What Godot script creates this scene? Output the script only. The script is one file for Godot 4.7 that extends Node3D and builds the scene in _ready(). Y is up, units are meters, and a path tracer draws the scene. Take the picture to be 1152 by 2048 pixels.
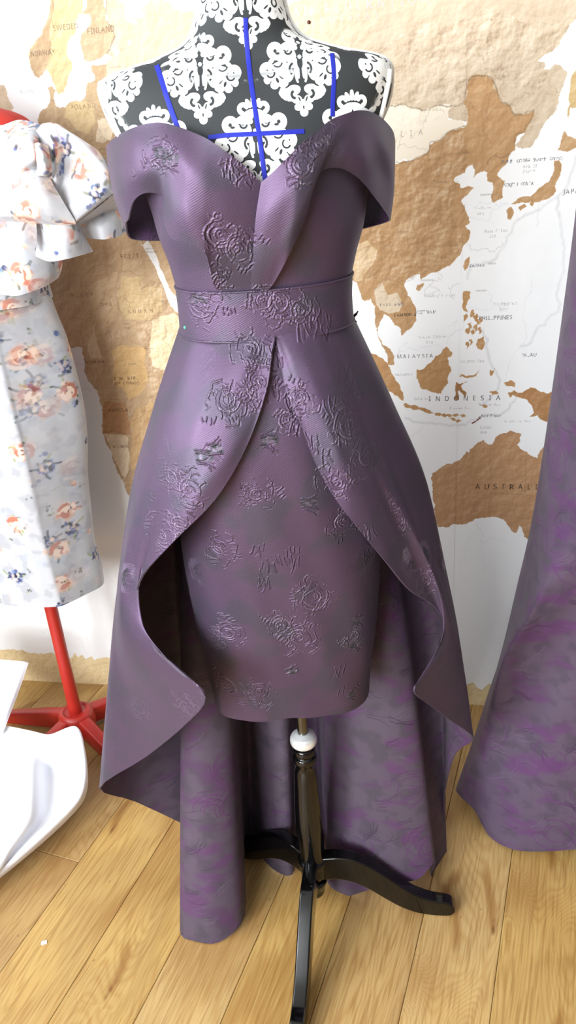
extends Node3D
# A purple brocade gown on a damask dress form in front of a world-map wall.
# Units are metres. The back wall is z = 0 and faces +z; the floor is y = 0.

const FORM_AT := Vector3(-0.216, 0.0, 0.638)   # foot of the middle dress form
const FORM_TURN := 0.2035                        # it faces the camera
const MAP_LEFT := -1.6
const MAP_TOP := 2.4
const MAP_SIDE := 2.4
const MAP_PX := 2048

var rng := RandomNumberGenerator.new()
var M := {}          # materials by name
var taken := {}

func _ready() -> void:
	# ---------- camera ----------
	var cam := Camera3D.new()
	cam.name = "camera"
	cam.position = Vector3(0.0, 1.36, 1.666)
	cam.rotation_degrees = Vector3(-25.23, 11.66, -4.43)
	cam.fov = 67.24
	cam.near = 0.02
	cam.far = 60.0
	add_child(cam)
	cam.current = true
	# ---------- sky and exposure ----------
	var we := WorldEnvironment.new()
	we.name = "world_environment"
	var e := Environment.new()
	e.background_mode = Environment.BG_SKY
	var sky := Sky.new()
	var psm := ProceduralSkyMaterial.new()
	psm.sky_top_color = Color(0.62, 0.74, 0.92)
	psm.sky_horizon_color = Color(0.9, 0.93, 0.97)
	psm.ground_horizon_color = Color(0.75, 0.75, 0.73)
	psm.ground_bottom_color = Color(0.4, 0.4, 0.38)
	sky.sky_material = psm
	e.sky = sky
	e.background_energy_multiplier = 1.6
	e.tonemap_mode = Environment.TONE_MAPPER_LINEAR
	e.tonemap_exposure = 1.17
	e.sdfgi_enabled = true
	e.ssao_enabled = true
	e.ssil_enabled = true
	we.environment = e
	add_child(we)
	# ---------- lamps for three windows out of view, placed to light the scene ----------
	area_light("unseen_window_light_side", Vector3(-1.80, 1.65, 3.4), Vector2(1.6, 1.3), Vector3(0, -90, 0), 24.0, Color(0.955, 0.98, 1.0))  # unseen side window, placed as the main light from front left
	area_light("unseen_window_light_rear", Vector3(-1.1, 1.6, 4.48), Vector2(1.2, 1.3), Vector3(0, 0, 0), 10.5, Color(0.955, 0.98, 1.0))  # out of view behind the camera, placed to brighten the map wall
	area_light("unseen_window_light_near", Vector3(-1.80, 1.7, 1.3), Vector2(1.2, 1.2), Vector3(0, -90, 0), 3.8, Color(0.955, 0.98, 1.0))  # unseen window near the map, placed for light from the left

	rng.seed = 20240611
	make_materials()
	build_room()
	build_floor()
	build_map()
	build_form()
	build_dress()
	build_floral_form()
	build_floral_dress()
	build_side_gown()
	build_paper()
	build_small_things()

# ======================================================================= nodes

func area_light(called: String, at: Vector3, size: Vector2, turn: Vector3, energy: float, tint: Color) -> void:
	var a := AreaLight3D.new()
	a.name = called
	a.position = at
	a.rotation_degrees = turn
	a.area_size = size
	a.light_energy = energy
	a.light_color = tint
	a.area_range = 20.0
	a.area_attenuation = 2.0
	a.shadow_enabled = true
	add_child(a)

func numbered(called: String) -> String:
	if not taken.has(called):
		taken[called] = 0
		return called
	taken[called] += 1
	return "%s_%03d" % [called, taken[called]]

func obj(called: String, mesh: Mesh, mat: Material, parent: Node3D = self) -> MeshInstance3D:
	var o := MeshInstance3D.new()
	o.name = numbered(called) if parent == self else called
	o.mesh = mesh
	for i in mesh.get_surface_count():
		o.set_surface_override_material(i, mat)
	parent.add_child(o, true)
	return o

func tag(o: Node3D, label: String, category: String, group := "") -> Node3D:
	o.set_meta("label", label)
	o.set_meta("category", category)
	if group != "":
		o.set_meta("group", group)
	return o

func thing(called: String, at: Vector3, turn: float, label: String, category: String, group := "") -> Node3D:
	var o := Node3D.new()
	o.name = numbered(called)
	add_child(o, true)
	o.position = at
	o.rotation.y = turn
	return tag(o, label, category, group)

func structure(called: String, mesh: Mesh, mat: Material, label: String, category: String) -> MeshInstance3D:
	var o := obj(called, mesh, mat)
	o.set_meta("kind", "structure")
	tag(o, label, category)
	return o

# ======================================================================= shapes

func spline(p: Array, n: int) -> PackedVector3Array:
	# n + 1 samples of the Catmull-Rom curve through the points
	var out := PackedVector3Array()
	var m := p.size() - 1
	for i in n + 1:
		var t := float(i) / n * m
		var k: int = mini(int(t), m - 1)
		var f := t - k
		var a: Vector3 = p[maxi(k - 1, 0)] if k > 0 else p[0] * 2.0 - p[1]
		var d: Vector3 = p[k + 2] if k + 2 <= m else p[m] * 2.0 - p[m - 1]
		out.append(cubic(a, p[k], p[k + 1], d, f))
	return out

func cubic(a: Vector3, b: Vector3, c: Vector3, d: Vector3, t: float) -> Vector3:
	# centripetal-like tension keeps tight bends from overshooting
	var s := 0.46
	var m0 := (c - a) * s
	var m1 := (d - b) * s
	var l := b.distance_to(c) * 1.15
	if m0.length() > l:
		m0 = m0.normalized() * l
	if m1.length() > l:
		m1 = m1.normalized() * l
	var t2 := t * t
	var t3 := t2 * t
	return b * (2 * t3 - 3 * t2 + 1) + m0 * (t3 - 2 * t2 + t) + c * (3 * t2 - 2 * t3) + m1 * (t3 - t2)

func loft(lines: Array, nu: int, nv: int) -> Array:
	# lines: control lines (each an Array of Vector3). Result: nu + 1 lines of nv + 1 points
	var cols := []
	for l in lines:
		cols.append(spline(l, nv))
	var out := []
	for i in nu + 1:
		out.append(PackedVector3Array())
	for j in nv + 1:
		var row := []
		for c in cols:
			row.append(c[j])
		var s := spline(row, nu)
		for i in nu + 1:
			out[i].append(s[i])
	return out

func grid_normals(g: Array, flip: bool, closed := false) -> Array:
	var nu: int = g.size() - 1
	var nv: int = g[0].size() - 1
	var out := []
	for i in nu + 1:
		var col := PackedVector3Array()
		var i0: int = i - 1 if i > 0 else (nu - 1 if closed else 0)
		var i1: int = i + 1 if i < nu else (1 if closed else nu)
		for j in nv + 1:
			var du: Vector3 = g[i1][j] - g[i0][j]
			var dv: Vector3 = g[i][mini(j + 1, nv)] - g[i][maxi(j - 1, 0)]
			if du.length() < 1e-6:
				var jj: int = clampi(j + (1 if j < nv / 2 else -1), 0, nv)
				du = g[i1][jj] - g[i0][jj]
			var n := du.cross(dv)
			n = n.normalized() if n.length() > 1e-12 else (col[j - 1] if j > 0 else Vector3.UP)
			col.append(-n if flip else n)
		out.append(col)
	return out

func shifted(g: Array, n: Array, by: float) -> Array:
	var out := []
	for i in g.size():
		var col := PackedVector3Array()
		for j in g[i].size():
			col.append(g[i][j] + n[i][j] * by)
		out.append(col)
	return out

func add_grid(a: Array, g: Array, n: Array, flip: bool, uv_scale := 1.0) -> void:
	# a: [vertices, normals, uvs, indices]
	var nu: int = g.size() - 1
	var nv: int = g[0].size() - 1
	var base: int = a[0].size()
	var u := 0.0
	for i in nu + 1:
		if i > 0:
			u += g[i][nv / 2].distance_to(g[i - 1][nv / 2])
		var v := 0.0
		for j in nv + 1:
			if j > 0:
				v += g[i][j].distance_to(g[i][j - 1])
			a[0].append(g[i][j])
			a[1].append(n[i][j])
			a[2].append(Vector2(u, v) * uv_scale)
	for i in nu:
		for j in nv:
			var q := base + i * (nv + 1) + j
			var r := q + nv + 1
			var f := [q, r + 1, r, q, q + 1, r + 1] if not flip else [q, r, r + 1, q, r + 1, q + 1]
			for k in f:
				a[3].append(k)

func blank() -> Array:
	return [PackedVector3Array(), PackedVector3Array(), PackedVector2Array(), PackedInt32Array()]

func mesh_of(a: Array) -> ArrayMesh:
	var arr := []
	arr.resize(Mesh.ARRAY_MAX)
	arr[Mesh.ARRAY_VERTEX] = a[0]
	arr[Mesh.ARRAY_NORMAL] = a[1]
	arr[Mesh.ARRAY_TEX_UV] = a[2]
	arr[Mesh.ARRAY_INDEX] = a[3]
	var m := ArrayMesh.new()
	m.add_surface_from_arrays(Mesh.PRIMITIVE_TRIANGLES, arr)
	return m

func surface(g: Array, flip := false, closed := false, uv_scale := 1.0) -> ArrayMesh:
	var a := blank()
	add_grid(a, g, grid_normals(g, flip, closed), flip, uv_scale)
	return mesh_of(a)

func cloth(called: String, g: Array, flip: bool, thick: float, outer: Material, inner: Material, parent: Node3D, inner_name := "lining", closed := false) -> MeshInstance3D:
	# a sheet of cloth with a face, a lining under it and turned edges
	var n := grid_normals(g, flip, closed)
	var a := blank()
	add_grid(a, g, n, flip)
	var back := shifted(g, n, -thick)
	var nu: int = g.size() - 1
	var nv: int = g[0].size() - 1
	for side in 4:
		if closed and side > 1:
			continue
		var top := PackedVector3Array()
		var low := PackedVector3Array()
		var cnt: int = (nu if side < 2 else nv) + 1
		for k in cnt:
			var i: int = k if side < 2 else (0 if side == 2 else nu)
			var j: int = (0 if side == 0 else nv) if side < 2 else k
			top.append(g[i][j])
			low.append(back[i][j])
		var e := [top, low]
		var en := grid_normals(e, false)
		var i2: int = nu / 2 if side < 2 else (1 if side == 2 else nu - 1)
		var j2: int = (1 if side == 0 else nv - 1) if side < 2 else nv / 2
		var mid: int = cnt / 2
		var fl: bool = (en[0][mid] as Vector3).dot(top[mid] - g[i2][j2]) < 0.0
		add_grid(a, e, grid_normals(e, fl), fl)
	var o := obj(called, mesh_of(a), outer, parent)
	var b := blank()
	var inv := []
	for c in n:
		var col := PackedVector3Array()
		for x in c:
			col.append(-x)
		inv.append(col)
	add_grid(b, back, inv, not flip)
	obj(inner_name, mesh_of(b), inner, o)
	return o

func ring(cx: float, y: float, a: float, bf: float, bb: float, p: float, n: int, cz := 0.0) -> PackedVector3Array:
	# a closed cross-section from the middle of the back over the left (-x) to the front and round again
	var out := PackedVector3Array()
	for i in n + 1:
		var t := TAU * i / n
		var s := sin(t)
		var c := cos(t)
		var x := -signf(s) * pow(absf(s), 2.0 / p) * a
		var z := -signf(c) * pow(absf(c), 2.0 / p)
		out.append(Vector3(cx + x, y, cz + z * (bf if z > 0 else bb)))
	return out

func rings(list: Array, n: int, steps: int) -> Array:
	# list: [cx, y, a, bf, bb, p]; result lines run round, points run down the list
	var dense := []
	var m := list.size() - 1
	for i in steps + 1:
		var t := float(i) / steps * m
		var k: int = mini(int(t), m - 1)
		var f := t - k
		var v := []
		for q in 6:
			var p0: float = list[maxi(k - 1, 0)][q]
			var p1: float = list[k][q]
			var p2: float = list[k + 1][q]
			var p3: float = list[mini(k + 2, m)][q]
			v.append(cubic_interpolate(p1, p2, p0, p3, f))
		dense.append(ring(v[0], v[1], v[2], v[3], v[4], v[5], n))
	var out := []
	for i in n + 1:
		var col := PackedVector3Array()
		for d in dense:
			col.append(d[i])
		out.append(col)
	return out

func tube(a: Array, path: PackedVector3Array, radius: Array, seg := 10, squash := 1.0) -> void:
	var g := []
	for k in seg + 1:
		g.append(PackedVector3Array())
	var m := path.size()
	var side := Vector3.ZERO
	for i in m:
		var d := (path[mini(i + 1, m - 1)] - path[maxi(i - 1, 0)]).normalized()
		if side == Vector3.ZERO:
			side = d.cross(Vector3(0.31, 0.2, 0.93)).normalized()
		side = (side - d * side.dot(d)).normalized()
		var up := d.cross(side)
		var r: float = radius[mini(i * radius.size() / m, radius.size() - 1)]
		for k in seg + 1:
			var t := TAU * k / seg
			g[k].append(path[i] + (side * cos(t) + up * sin(t) * squash) * r)
	var n := grid_normals(g, false, true)
	var fl: bool = (n[0][m / 2] as Vector3).dot(g[0][m / 2] - path[m / 2]) < 0.0
	add_grid(a, g, grid_normals(g, fl, true), fl)
	for e in 2:
		var c: int = 0 if e == 0 else m - 1
		var q := []
		for k in seg + 1:
			q.append(PackedVector3Array([path[c], g[k][c]]))
		var away: Vector3 = path[0] - path[1] if e == 0 else path[m - 1] - path[m - 2]
		var qn := grid_normals(q, false, true)
		var f2: bool = (qn[0][1] as Vector3).dot(away) < 0.0
		add_grid(a, q, grid_normals(q, f2, true), f2)

func lathe(profile: Array, seg := 32) -> ArrayMesh:
	# profile: Vector2(radius, height) from bottom to top
	var g := []
	for k in seg + 1:
		var t := TAU * k / seg
		var col := PackedVector3Array()
		for p in profile:
			col.append(Vector3(cos(t) * maxf(p.x, 1e-5), p.y, sin(t) * maxf(p.x, 1e-5)))
		g.append(col)
	var n := grid_normals(g, false, true)
	var mid: int = profile.size() / 2
	var fl: bool = (n[0][mid] as Vector3).x < 0.0
	return surface(g, fl, true)

func smooth2(p: Array, n: int) -> Array:
	var q := []
	for v in p:
		q.append(Vector3(v.x, v.y, 0))
	var out := []
	for v in spline(q, n):
		out.append(Vector2(v.x, v.y))
	return out

func add_box(a: Array, lo: Vector3, hi: Vector3, bevel := 0.0) -> void:
	# a box, its edges chamfered when bevel > 0
	var c := (lo + hi) / 2
	var h := (hi - lo) / 2
	for axis in 3:
		for s: float in [-1.0, 1.0]:
			var u := (axis + 1) % 3
			var v := (axis + 2) % 3
			var n := Vector3.ZERO
			n[axis] = s
			var pts := []
			for q in [[-1, -1], [1, -1], [1, 1], [-1, 1]]:
				var p := Vector3.ZERO
				p[axis] = s * h[axis]
				p[u] = q[0] * (h[u] - bevel)
				p[v] = q[1] * (h[v] - bevel)
				pts.append(c + p)
			quad(a, pts[0], pts[1], pts[2], pts[3], n)
	if bevel <= 0.0:
		return
	for axis in 3:
		var u := (axis + 1) % 3
		var v := (axis + 2) % 3
		for su: float in [-1.0, 1.0]:
			for sv: float in [-1.0, 1.0]:
				var n := Vector3.ZERO
				n[u] = su
				n[v] = sv
				var pts := []
				for q in [[-1, 0], [1, 0], [1, 1], [-1, 1]]:
					var p := Vector3.ZERO
					p[axis] = q[0] * (h[axis] - bevel)
					p[u] = su * (h[u] - (bevel if q[1] == 0 else 0.0))
					p[v] = sv * (h[v] - (0.0 if q[1] == 0 else bevel))
					pts.append(c + p)
				quad(a, pts[0], pts[1], pts[2], pts[3], n.normalized())

func quad(a: Array, p: Vector3, q: Vector3, r: Vector3, s: Vector3, n: Vector3, uv := Rect2(0, 0, 1, 1)) -> void:
	var b: int = a[0].size()
	for x in [p, q, r, s]:
		a[0].append(x)
		a[1].append(n)
	a[2].append(uv.position)
	a[2].append(Vector2(uv.end.x, uv.position.y))
	a[2].append(uv.end)
	a[2].append(Vector2(uv.position.x, uv.end.y))
	var order := [0, 2, 1, 0, 3, 2] if (q - p).cross(s - p).dot(n) > 0.0 else [0, 1, 2, 0, 2, 3]
	for k in order:
		a[3].append(b + k)

func boxes(list: Array, bevel := 0.0) -> ArrayMesh:
	var a := blank()
	for b in list:
		add_box(a, b[0], b[1], bevel)
	return mesh_of(a)

# ======================================================================= drawing

func canvas(w: int, h: int, c: Color) -> Image:
	var im := Image.create(w, h, false, Image.FORMAT_RGBA8)
	im.fill(c)
	return im

func brush(r: float, c: Color, hard := 0.5) -> Image:
	# a round brush whose edge fades from hard * r to r
	var s := int(ceil(r)) * 2 + 1
	var im := Image.create(s, s, false, Image.FORMAT_RGBA8)
	var m := (s - 1) / 2.0
	for y in s:
		for x in s:
			var d := sqrt((x - m) * (x - m) + (y - m) * (y - m)) / maxf(r, 0.5)
			var k := 1.0 - smoothstep(hard, 1.0, d)
			im.set_pixel(x, y, Color(c.r, c.g, c.b, c.a * k))
	return im

func stamp(im: Image, b: Image, x: float, y: float, wrap := true) -> void:
	var w := im.get_width()
	var h := im.get_height()
	var s := b.get_width()
	var px := int(round(x - s / 2.0))
	var py := int(round(y - s / 2.0))
	if wrap:
		px = posmod(px, w)
		py = posmod(py, h)
	var r := Rect2i(0, 0, s, b.get_height())
	im.blend_rect(b, r, Vector2i(px, py))
	if wrap:
		if px + s > w:
			im.blend_rect(b, r, Vector2i(px - w, py))
		if py + s > h:
			im.blend_rect(b, r, Vector2i(px, py - h))
		if px + s > w and py + s > h:
			im.blend_rect(b, r, Vector2i(px - w, py - h))

func stroke(im: Image, b: Image, p: Vector2, angle: float, length: float, bend: float, wander: float, step := 1.5) -> void:
	var n := int(length / step)
	for i in n:
		stamp(im, b, p.x, p.y)
		angle += bend * step + rng.randf_range(-wander, wander)
		p += Vector2.from_angle(angle) * step

func fill_poly(im: Image, pts: PackedVector2Array, c: Color) -> void:
	# scanline fill
	var h := im.get_height()
	var w := im.get_width()
	var rows := {}
	var n := pts.size()
	for i in n:
		var a := pts[i]
		var b := pts[(i + 1) % n]
		if a.y == b.y:
			continue
		if a.y > b.y:
			var t := a
			a = b
			b = t
		var y0: int = maxi(int(ceil(a.y - 0.5)), 0)
		var y1: int = mini(int(ceil(b.y - 0.5)), h)
		var k := (b.x - a.x) / (b.y - a.y)
		for y in range(y0, y1):
			if not rows.has(y):
				rows[y] = []
			rows[y].append(a.x + (y + 0.5 - a.y) * k)
	for y in rows:
		var xs: Array = rows[y]
		xs.sort()
		for i in range(0, xs.size() - 1, 2):
			var x0: int = clampi(int(round(xs[i])), 0, w)
			var x1: int = clampi(int(round(xs[i + 1])), 0, w)
			if x1 > x0:
				im.fill_rect(Rect2i(x0, y, x1 - x0, 1), c)

func rough(pts: Array, k: float, min_len := 5.0) -> PackedVector2Array:
	# a closed line with finer and finer bays and headlands
	var out := PackedVector2Array()
	var n := pts.size()
	for i in n:
		rough_edge(out, pts[i], pts[(i + 1) % n], k, min_len)
	return out

func rough_open(pts: Array, k: float, min_len := 5.0) -> PackedVector2Array:
	var out := PackedVector2Array()
	for i in pts.size() - 1:
		rough_edge(out, pts[i], pts[i + 1], k, min_len)
	out.append(pts[pts.size() - 1])
	return out

func rough_edge(out: PackedVector2Array, a: Vector2, b: Vector2, k: float, min_len: float) -> void:
	var d := b - a
	if d.length() < min_len:
		out.append(a)
		return
	var m := (a + b) / 2 + Vector2(-d.y, d.x) * rng.randf_range(-k, k)
	rough_edge(out, a, m, k, min_len)
	rough_edge(out, m, b, k, min_len)

func draw_line_on(im: Image, pts: PackedVector2Array, b: Image, step := 1.2) -> void:
	for i in pts.size() - 1:
		var d := pts[i].distance_to(pts[i + 1])
		var n: int = maxi(1, int(d / step))
		for k in n:
			var p := pts[i].lerp(pts[i + 1], float(k) / n)
			stamp(im, b, p.x, p.y, false)

func noise_image(w: int, h: int, freq: float, octaves: int, seed_: int) -> Image:
	var n := FastNoiseLite.new()
	n.noise_type = FastNoiseLite.TYPE_SIMPLEX_SMOOTH
	n.seed = seed_
	n.frequency = freq
	n.fractal_octaves = octaves
	return n.get_seamless_image(w, h)

func alpha_of(noise: Image, c: Color, lo: float, hi: float) -> Image:
	# a coloured veil whose opacity follows the noise between lo and hi
	var w := noise.get_width()
	var h := noise.get_height()
	noise.convert(Image.FORMAT_L8)
	var src := noise.get_data()
	var out := PackedByteArray()
	out.resize(w * h * 4)
	var lut := PackedByteArray()
	for i in 256:
		lut.append(int(255.0 * c.a * smoothstep(lo, hi, i / 255.0)))
	var r := int(c.r * 255)
	var g := int(c.g * 255)
	var b := int(c.b * 255)
	for i in w * h:
		var k := i * 4
		out[k] = r
		out[k + 1] = g
		out[k + 2] = b
		out[k + 3] = lut[src[i]]
	return Image.create_from_data(w, h, false, Image.FORMAT_RGBA8, out)

func veil(im: Image, v: Image) -> void:
	# lays the veil over the whole picture, repeated as tiles
	for y in range(0, im.get_height(), v.get_height()):
		for x in range(0, im.get_width(), v.get_width()):
			im.blend_rect(v, Rect2i(Vector2i.ZERO, v.get_size()), Vector2i(x, y))

func tex(im: Image) -> ImageTexture:
	return ImageTexture.create_from_image(im)

func plain(c: Color, rough_: float, metal := 0.0, spec := 0.5) -> StandardMaterial3D:
	var m := StandardMaterial3D.new()
	m.albedo_color = c
	m.roughness = rough_
	m.metallic = metal
	m.metallic_specular = spec
	return m

# ======================================================================= materials

func make_materials() -> void:
	M.wall = plain(Color(0.9, 0.895, 0.88), 0.9)
	M.taupe = plain(Color(0.42, 0.41, 0.41), 0.9)  # paint of the unseen walls, dark to cut bounced light
	M.ceiling = plain(Color(0.72, 0.72, 0.72), 0.95)  # ceiling out of view, greyed so it bounces less light
	M.frame = plain(Color(0.92, 0.92, 0.91), 0.4)
	var glass := plain(Color(1, 1, 1, 0.06), 0.02)
	glass.transparency = BaseMaterial3D.TRANSPARENCY_ALPHA
	M.glass = glass
	M.gloss_black = plain(Color(0.022, 0.021, 0.021), 0.12, 0.0, 0.4)
	M.gloss_black.clearcoat_enabled = true
	M.gloss_black.clearcoat = 0.35
	M.gloss_black.clearcoat_roughness = 0.08
	M.chrome = plain(Color(0.95, 0.95, 0.95), 0.22, 0.55, 0.6)
	M.steel = plain(Color(0.42, 0.42, 0.4), 0.25, 1.0)
	M.tape = plain(Color(0.075, 0.13, 0.6), 0.7)
	M.piping = plain(Color(0.93, 0.93, 0.92), 0.75)
	M.red_metal = plain(Color(0.68, 0.16, 0.125), 0.38)
	M.red_cloth = plain(Color(0.7, 0.17, 0.12), 0.85)
	M.paper = plain(Color(0.93, 0.93, 0.95), 0.75)
	M.paper.backlight_enabled = true
	M.paper.backlight = Color(0.25, 0.25, 0.25)
	M.board = plain(Color(0.92, 0.92, 0.93), 0.7)
	M.thread = plain(Color(0.05, 0.045, 0.055), 0.9)
	M.pin = plain(Color(0.3, 0.72, 0.55), 0.3)
	M.brass = plain(Color(0.3, 0.14, 0.08), 0.4, 0.6)
	make_brocade()
	make_lining()
	make_floral()
	make_damask()
	make_wood()

func petal(col: Image, hgt: Image, c: Vector2, turn: float, rx: float, ry: float, tint: Color, B: Dictionary) -> void:
	# one woven petal: a flat tinted lobe with a crumpled lip round its outer edge
	var rim := PackedVector2Array()
	var n := 22
	var w1 := rng.randf() * TAU
	for i in n:
		var a := TAU * i / n
		var k := 1.0 + 0.14 * sin(a * 3.0 + w1) + 0.07 * sin(a * 7.0 + w1 * 2.0) + rng.randf_range(-0.05, 0.05)
		rim.append(c + Vector2(cos(a) * rx * k, sin(a) * ry * k).rotated(turn))
	fill_poly(col, rim, tint)
	var a0 := rng.randi() % n
	var span := rng.randi_range(5, 10)
	for i in span:
		var p := rim[(a0 + i) % n]
		var q := rim[(a0 + i + 1) % n]
		if rng.randf() < 0.14:
			continue
		var m := int(p.distance_to(q) / 1.4) + 1
		for t in m:
			var v := p.lerp(q, float(t) / m) + Vector2(rng.randf_range(-0.3, 0.3), rng.randf_range(-0.3, 0.3))
			stamp(hgt, B.crease, v.x + 2.3, v.y + 2.3)
			stamp(hgt, B.ridge, v.x, v.y)
			if t % 2 == 0:
				stamp(col, B.pale_line, v.x, v.y)

func crumple(hgt: Image, p: Vector2, dir: float, length: float, count: int, gap: float, B: Dictionary) -> void:
	# a few short puckers side by side
	var across := Vector2.from_angle(dir + PI / 2) * gap
	for q in count:
		var s := p + across * q + Vector2.from_angle(dir) * rng.randf_range(-0.3, 0.3) * length
		var l := length * rng.randf_range(0.6, 1.2)
		var b := rng.randf_range(-0.03, 0.03)
		stroke(hgt, B.crease, s + Vector2(2, 2), dir, l, b, 0.1)
		stroke(hgt, B.ridge, s, dir, l, b, 0.14)

func rose(col: Image, hgt: Image, x: float, y: float, r: float, B: Dictionary) -> void:
	var c := Vector2(x, y)
	# outer petals, inner petals, then the whorled heart
	for ringed in 2:
		var m: int = [rng.randi_range(5, 7), rng.randi_range(3, 4)][ringed]
		var at: float = [0.78, 0.42][ringed]
		var a0 := rng.randf() * TAU
		for i in m:
			var a := a0 + TAU * i / m + rng.randf_range(-0.25, 0.25)
			var d := r * at * rng.randf_range(0.85, 1.15)
			petal(col, hgt, c + Vector2.from_angle(a) * d, a + PI / 2, r * rng.randf_range(0.38, 0.55), r * rng.randf_range(0.24, 0.36), B.tints[rng.randi() % B.tints.size()], B)
	var rr := 3.5
	while rr < r * 0.6:
		var a := rng.randf() * TAU
		var arc := rng.randf_range(2.6, 5.2)
		stroke(hgt, B.crease, c + Vector2.from_angle(a) * (rr + 2.4), a + PI / 2, arc * rr, 1.0 / rr, 0.04)
		stroke(hgt, B.ridge, c + Vector2.from_angle(a) * rr, a + PI / 2, arc * rr, 1.0 / rr, 0.05)
		stroke(col, B.pale_line, c + Vector2.from_angle(a) * rr, a + PI / 2, arc * rr * 0.6, 1.0 / rr, 0.05)
		rr += rng.randf_range(5.6, 7.6)
	for i in int(r * 0.5):
		var a := rng.randf() * TAU
		stroke(hgt, B.fine, c + Vector2.from_angle(a) * r * sqrt(rng.randf()), rng.randf() * TAU, rng.randf_range(6, 16), rng.randf_range(-0.08, 0.08), 0.15)
	for i in int(r / 16.0):
		var a := rng.randf() * TAU
		crumple(hgt, c + Vector2.from_angle(a) * r * rng.randf_range(0.7, 1.15), rng.randf() * TAU, rng.randf_range(9, 20), rng.randi_range(2, 4), rng.randf_range(7.0, 9.5), B)

func sprig(col: Image, hgt: Image, x: float, y: float, r: float, B: Dictionary) -> void:
	# a bud or a leaf: a dark flat middle between crumpled lips
	for i in 26:
		stamp(col, B.patch[0 if i < 19 else 1], x + rng.randf_range(-0.6, 0.6) * r, y + rng.randf_range(-0.28, 0.28) * r)
	for s: float in [-1.0, 1.0]:
		for q in 3:
			var p := Vector2(x - r * rng.randf_range(0.5, 0.8), y + s * r * rng.randf_range(0.2, 0.55))
			stroke(hgt, B.crease, p + Vector2(0, 3), 0.0, r * 1.3, s * 0.01, 0.2)
			stroke(hgt, B.ridge, p, 0.0, r * 1.3, s * 0.012, 0.24)

func vein(col: Image, hgt: Image, x: float, y: float, length: float, B: Dictionary) -> void:
	# puckers that run down the cloth beside the flowers
	for q in 3:
		crumple(hgt, Vector2(x + rng.randf_range(-30, 30), y + rng.randf_range(-0.5, 0.5) * length), PI / 2 + rng.randf_range(-0.3, 0.3), rng.randf_range(22, 44), rng.randi_range(2, 3), rng.randf_range(9, 13), B)

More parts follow.
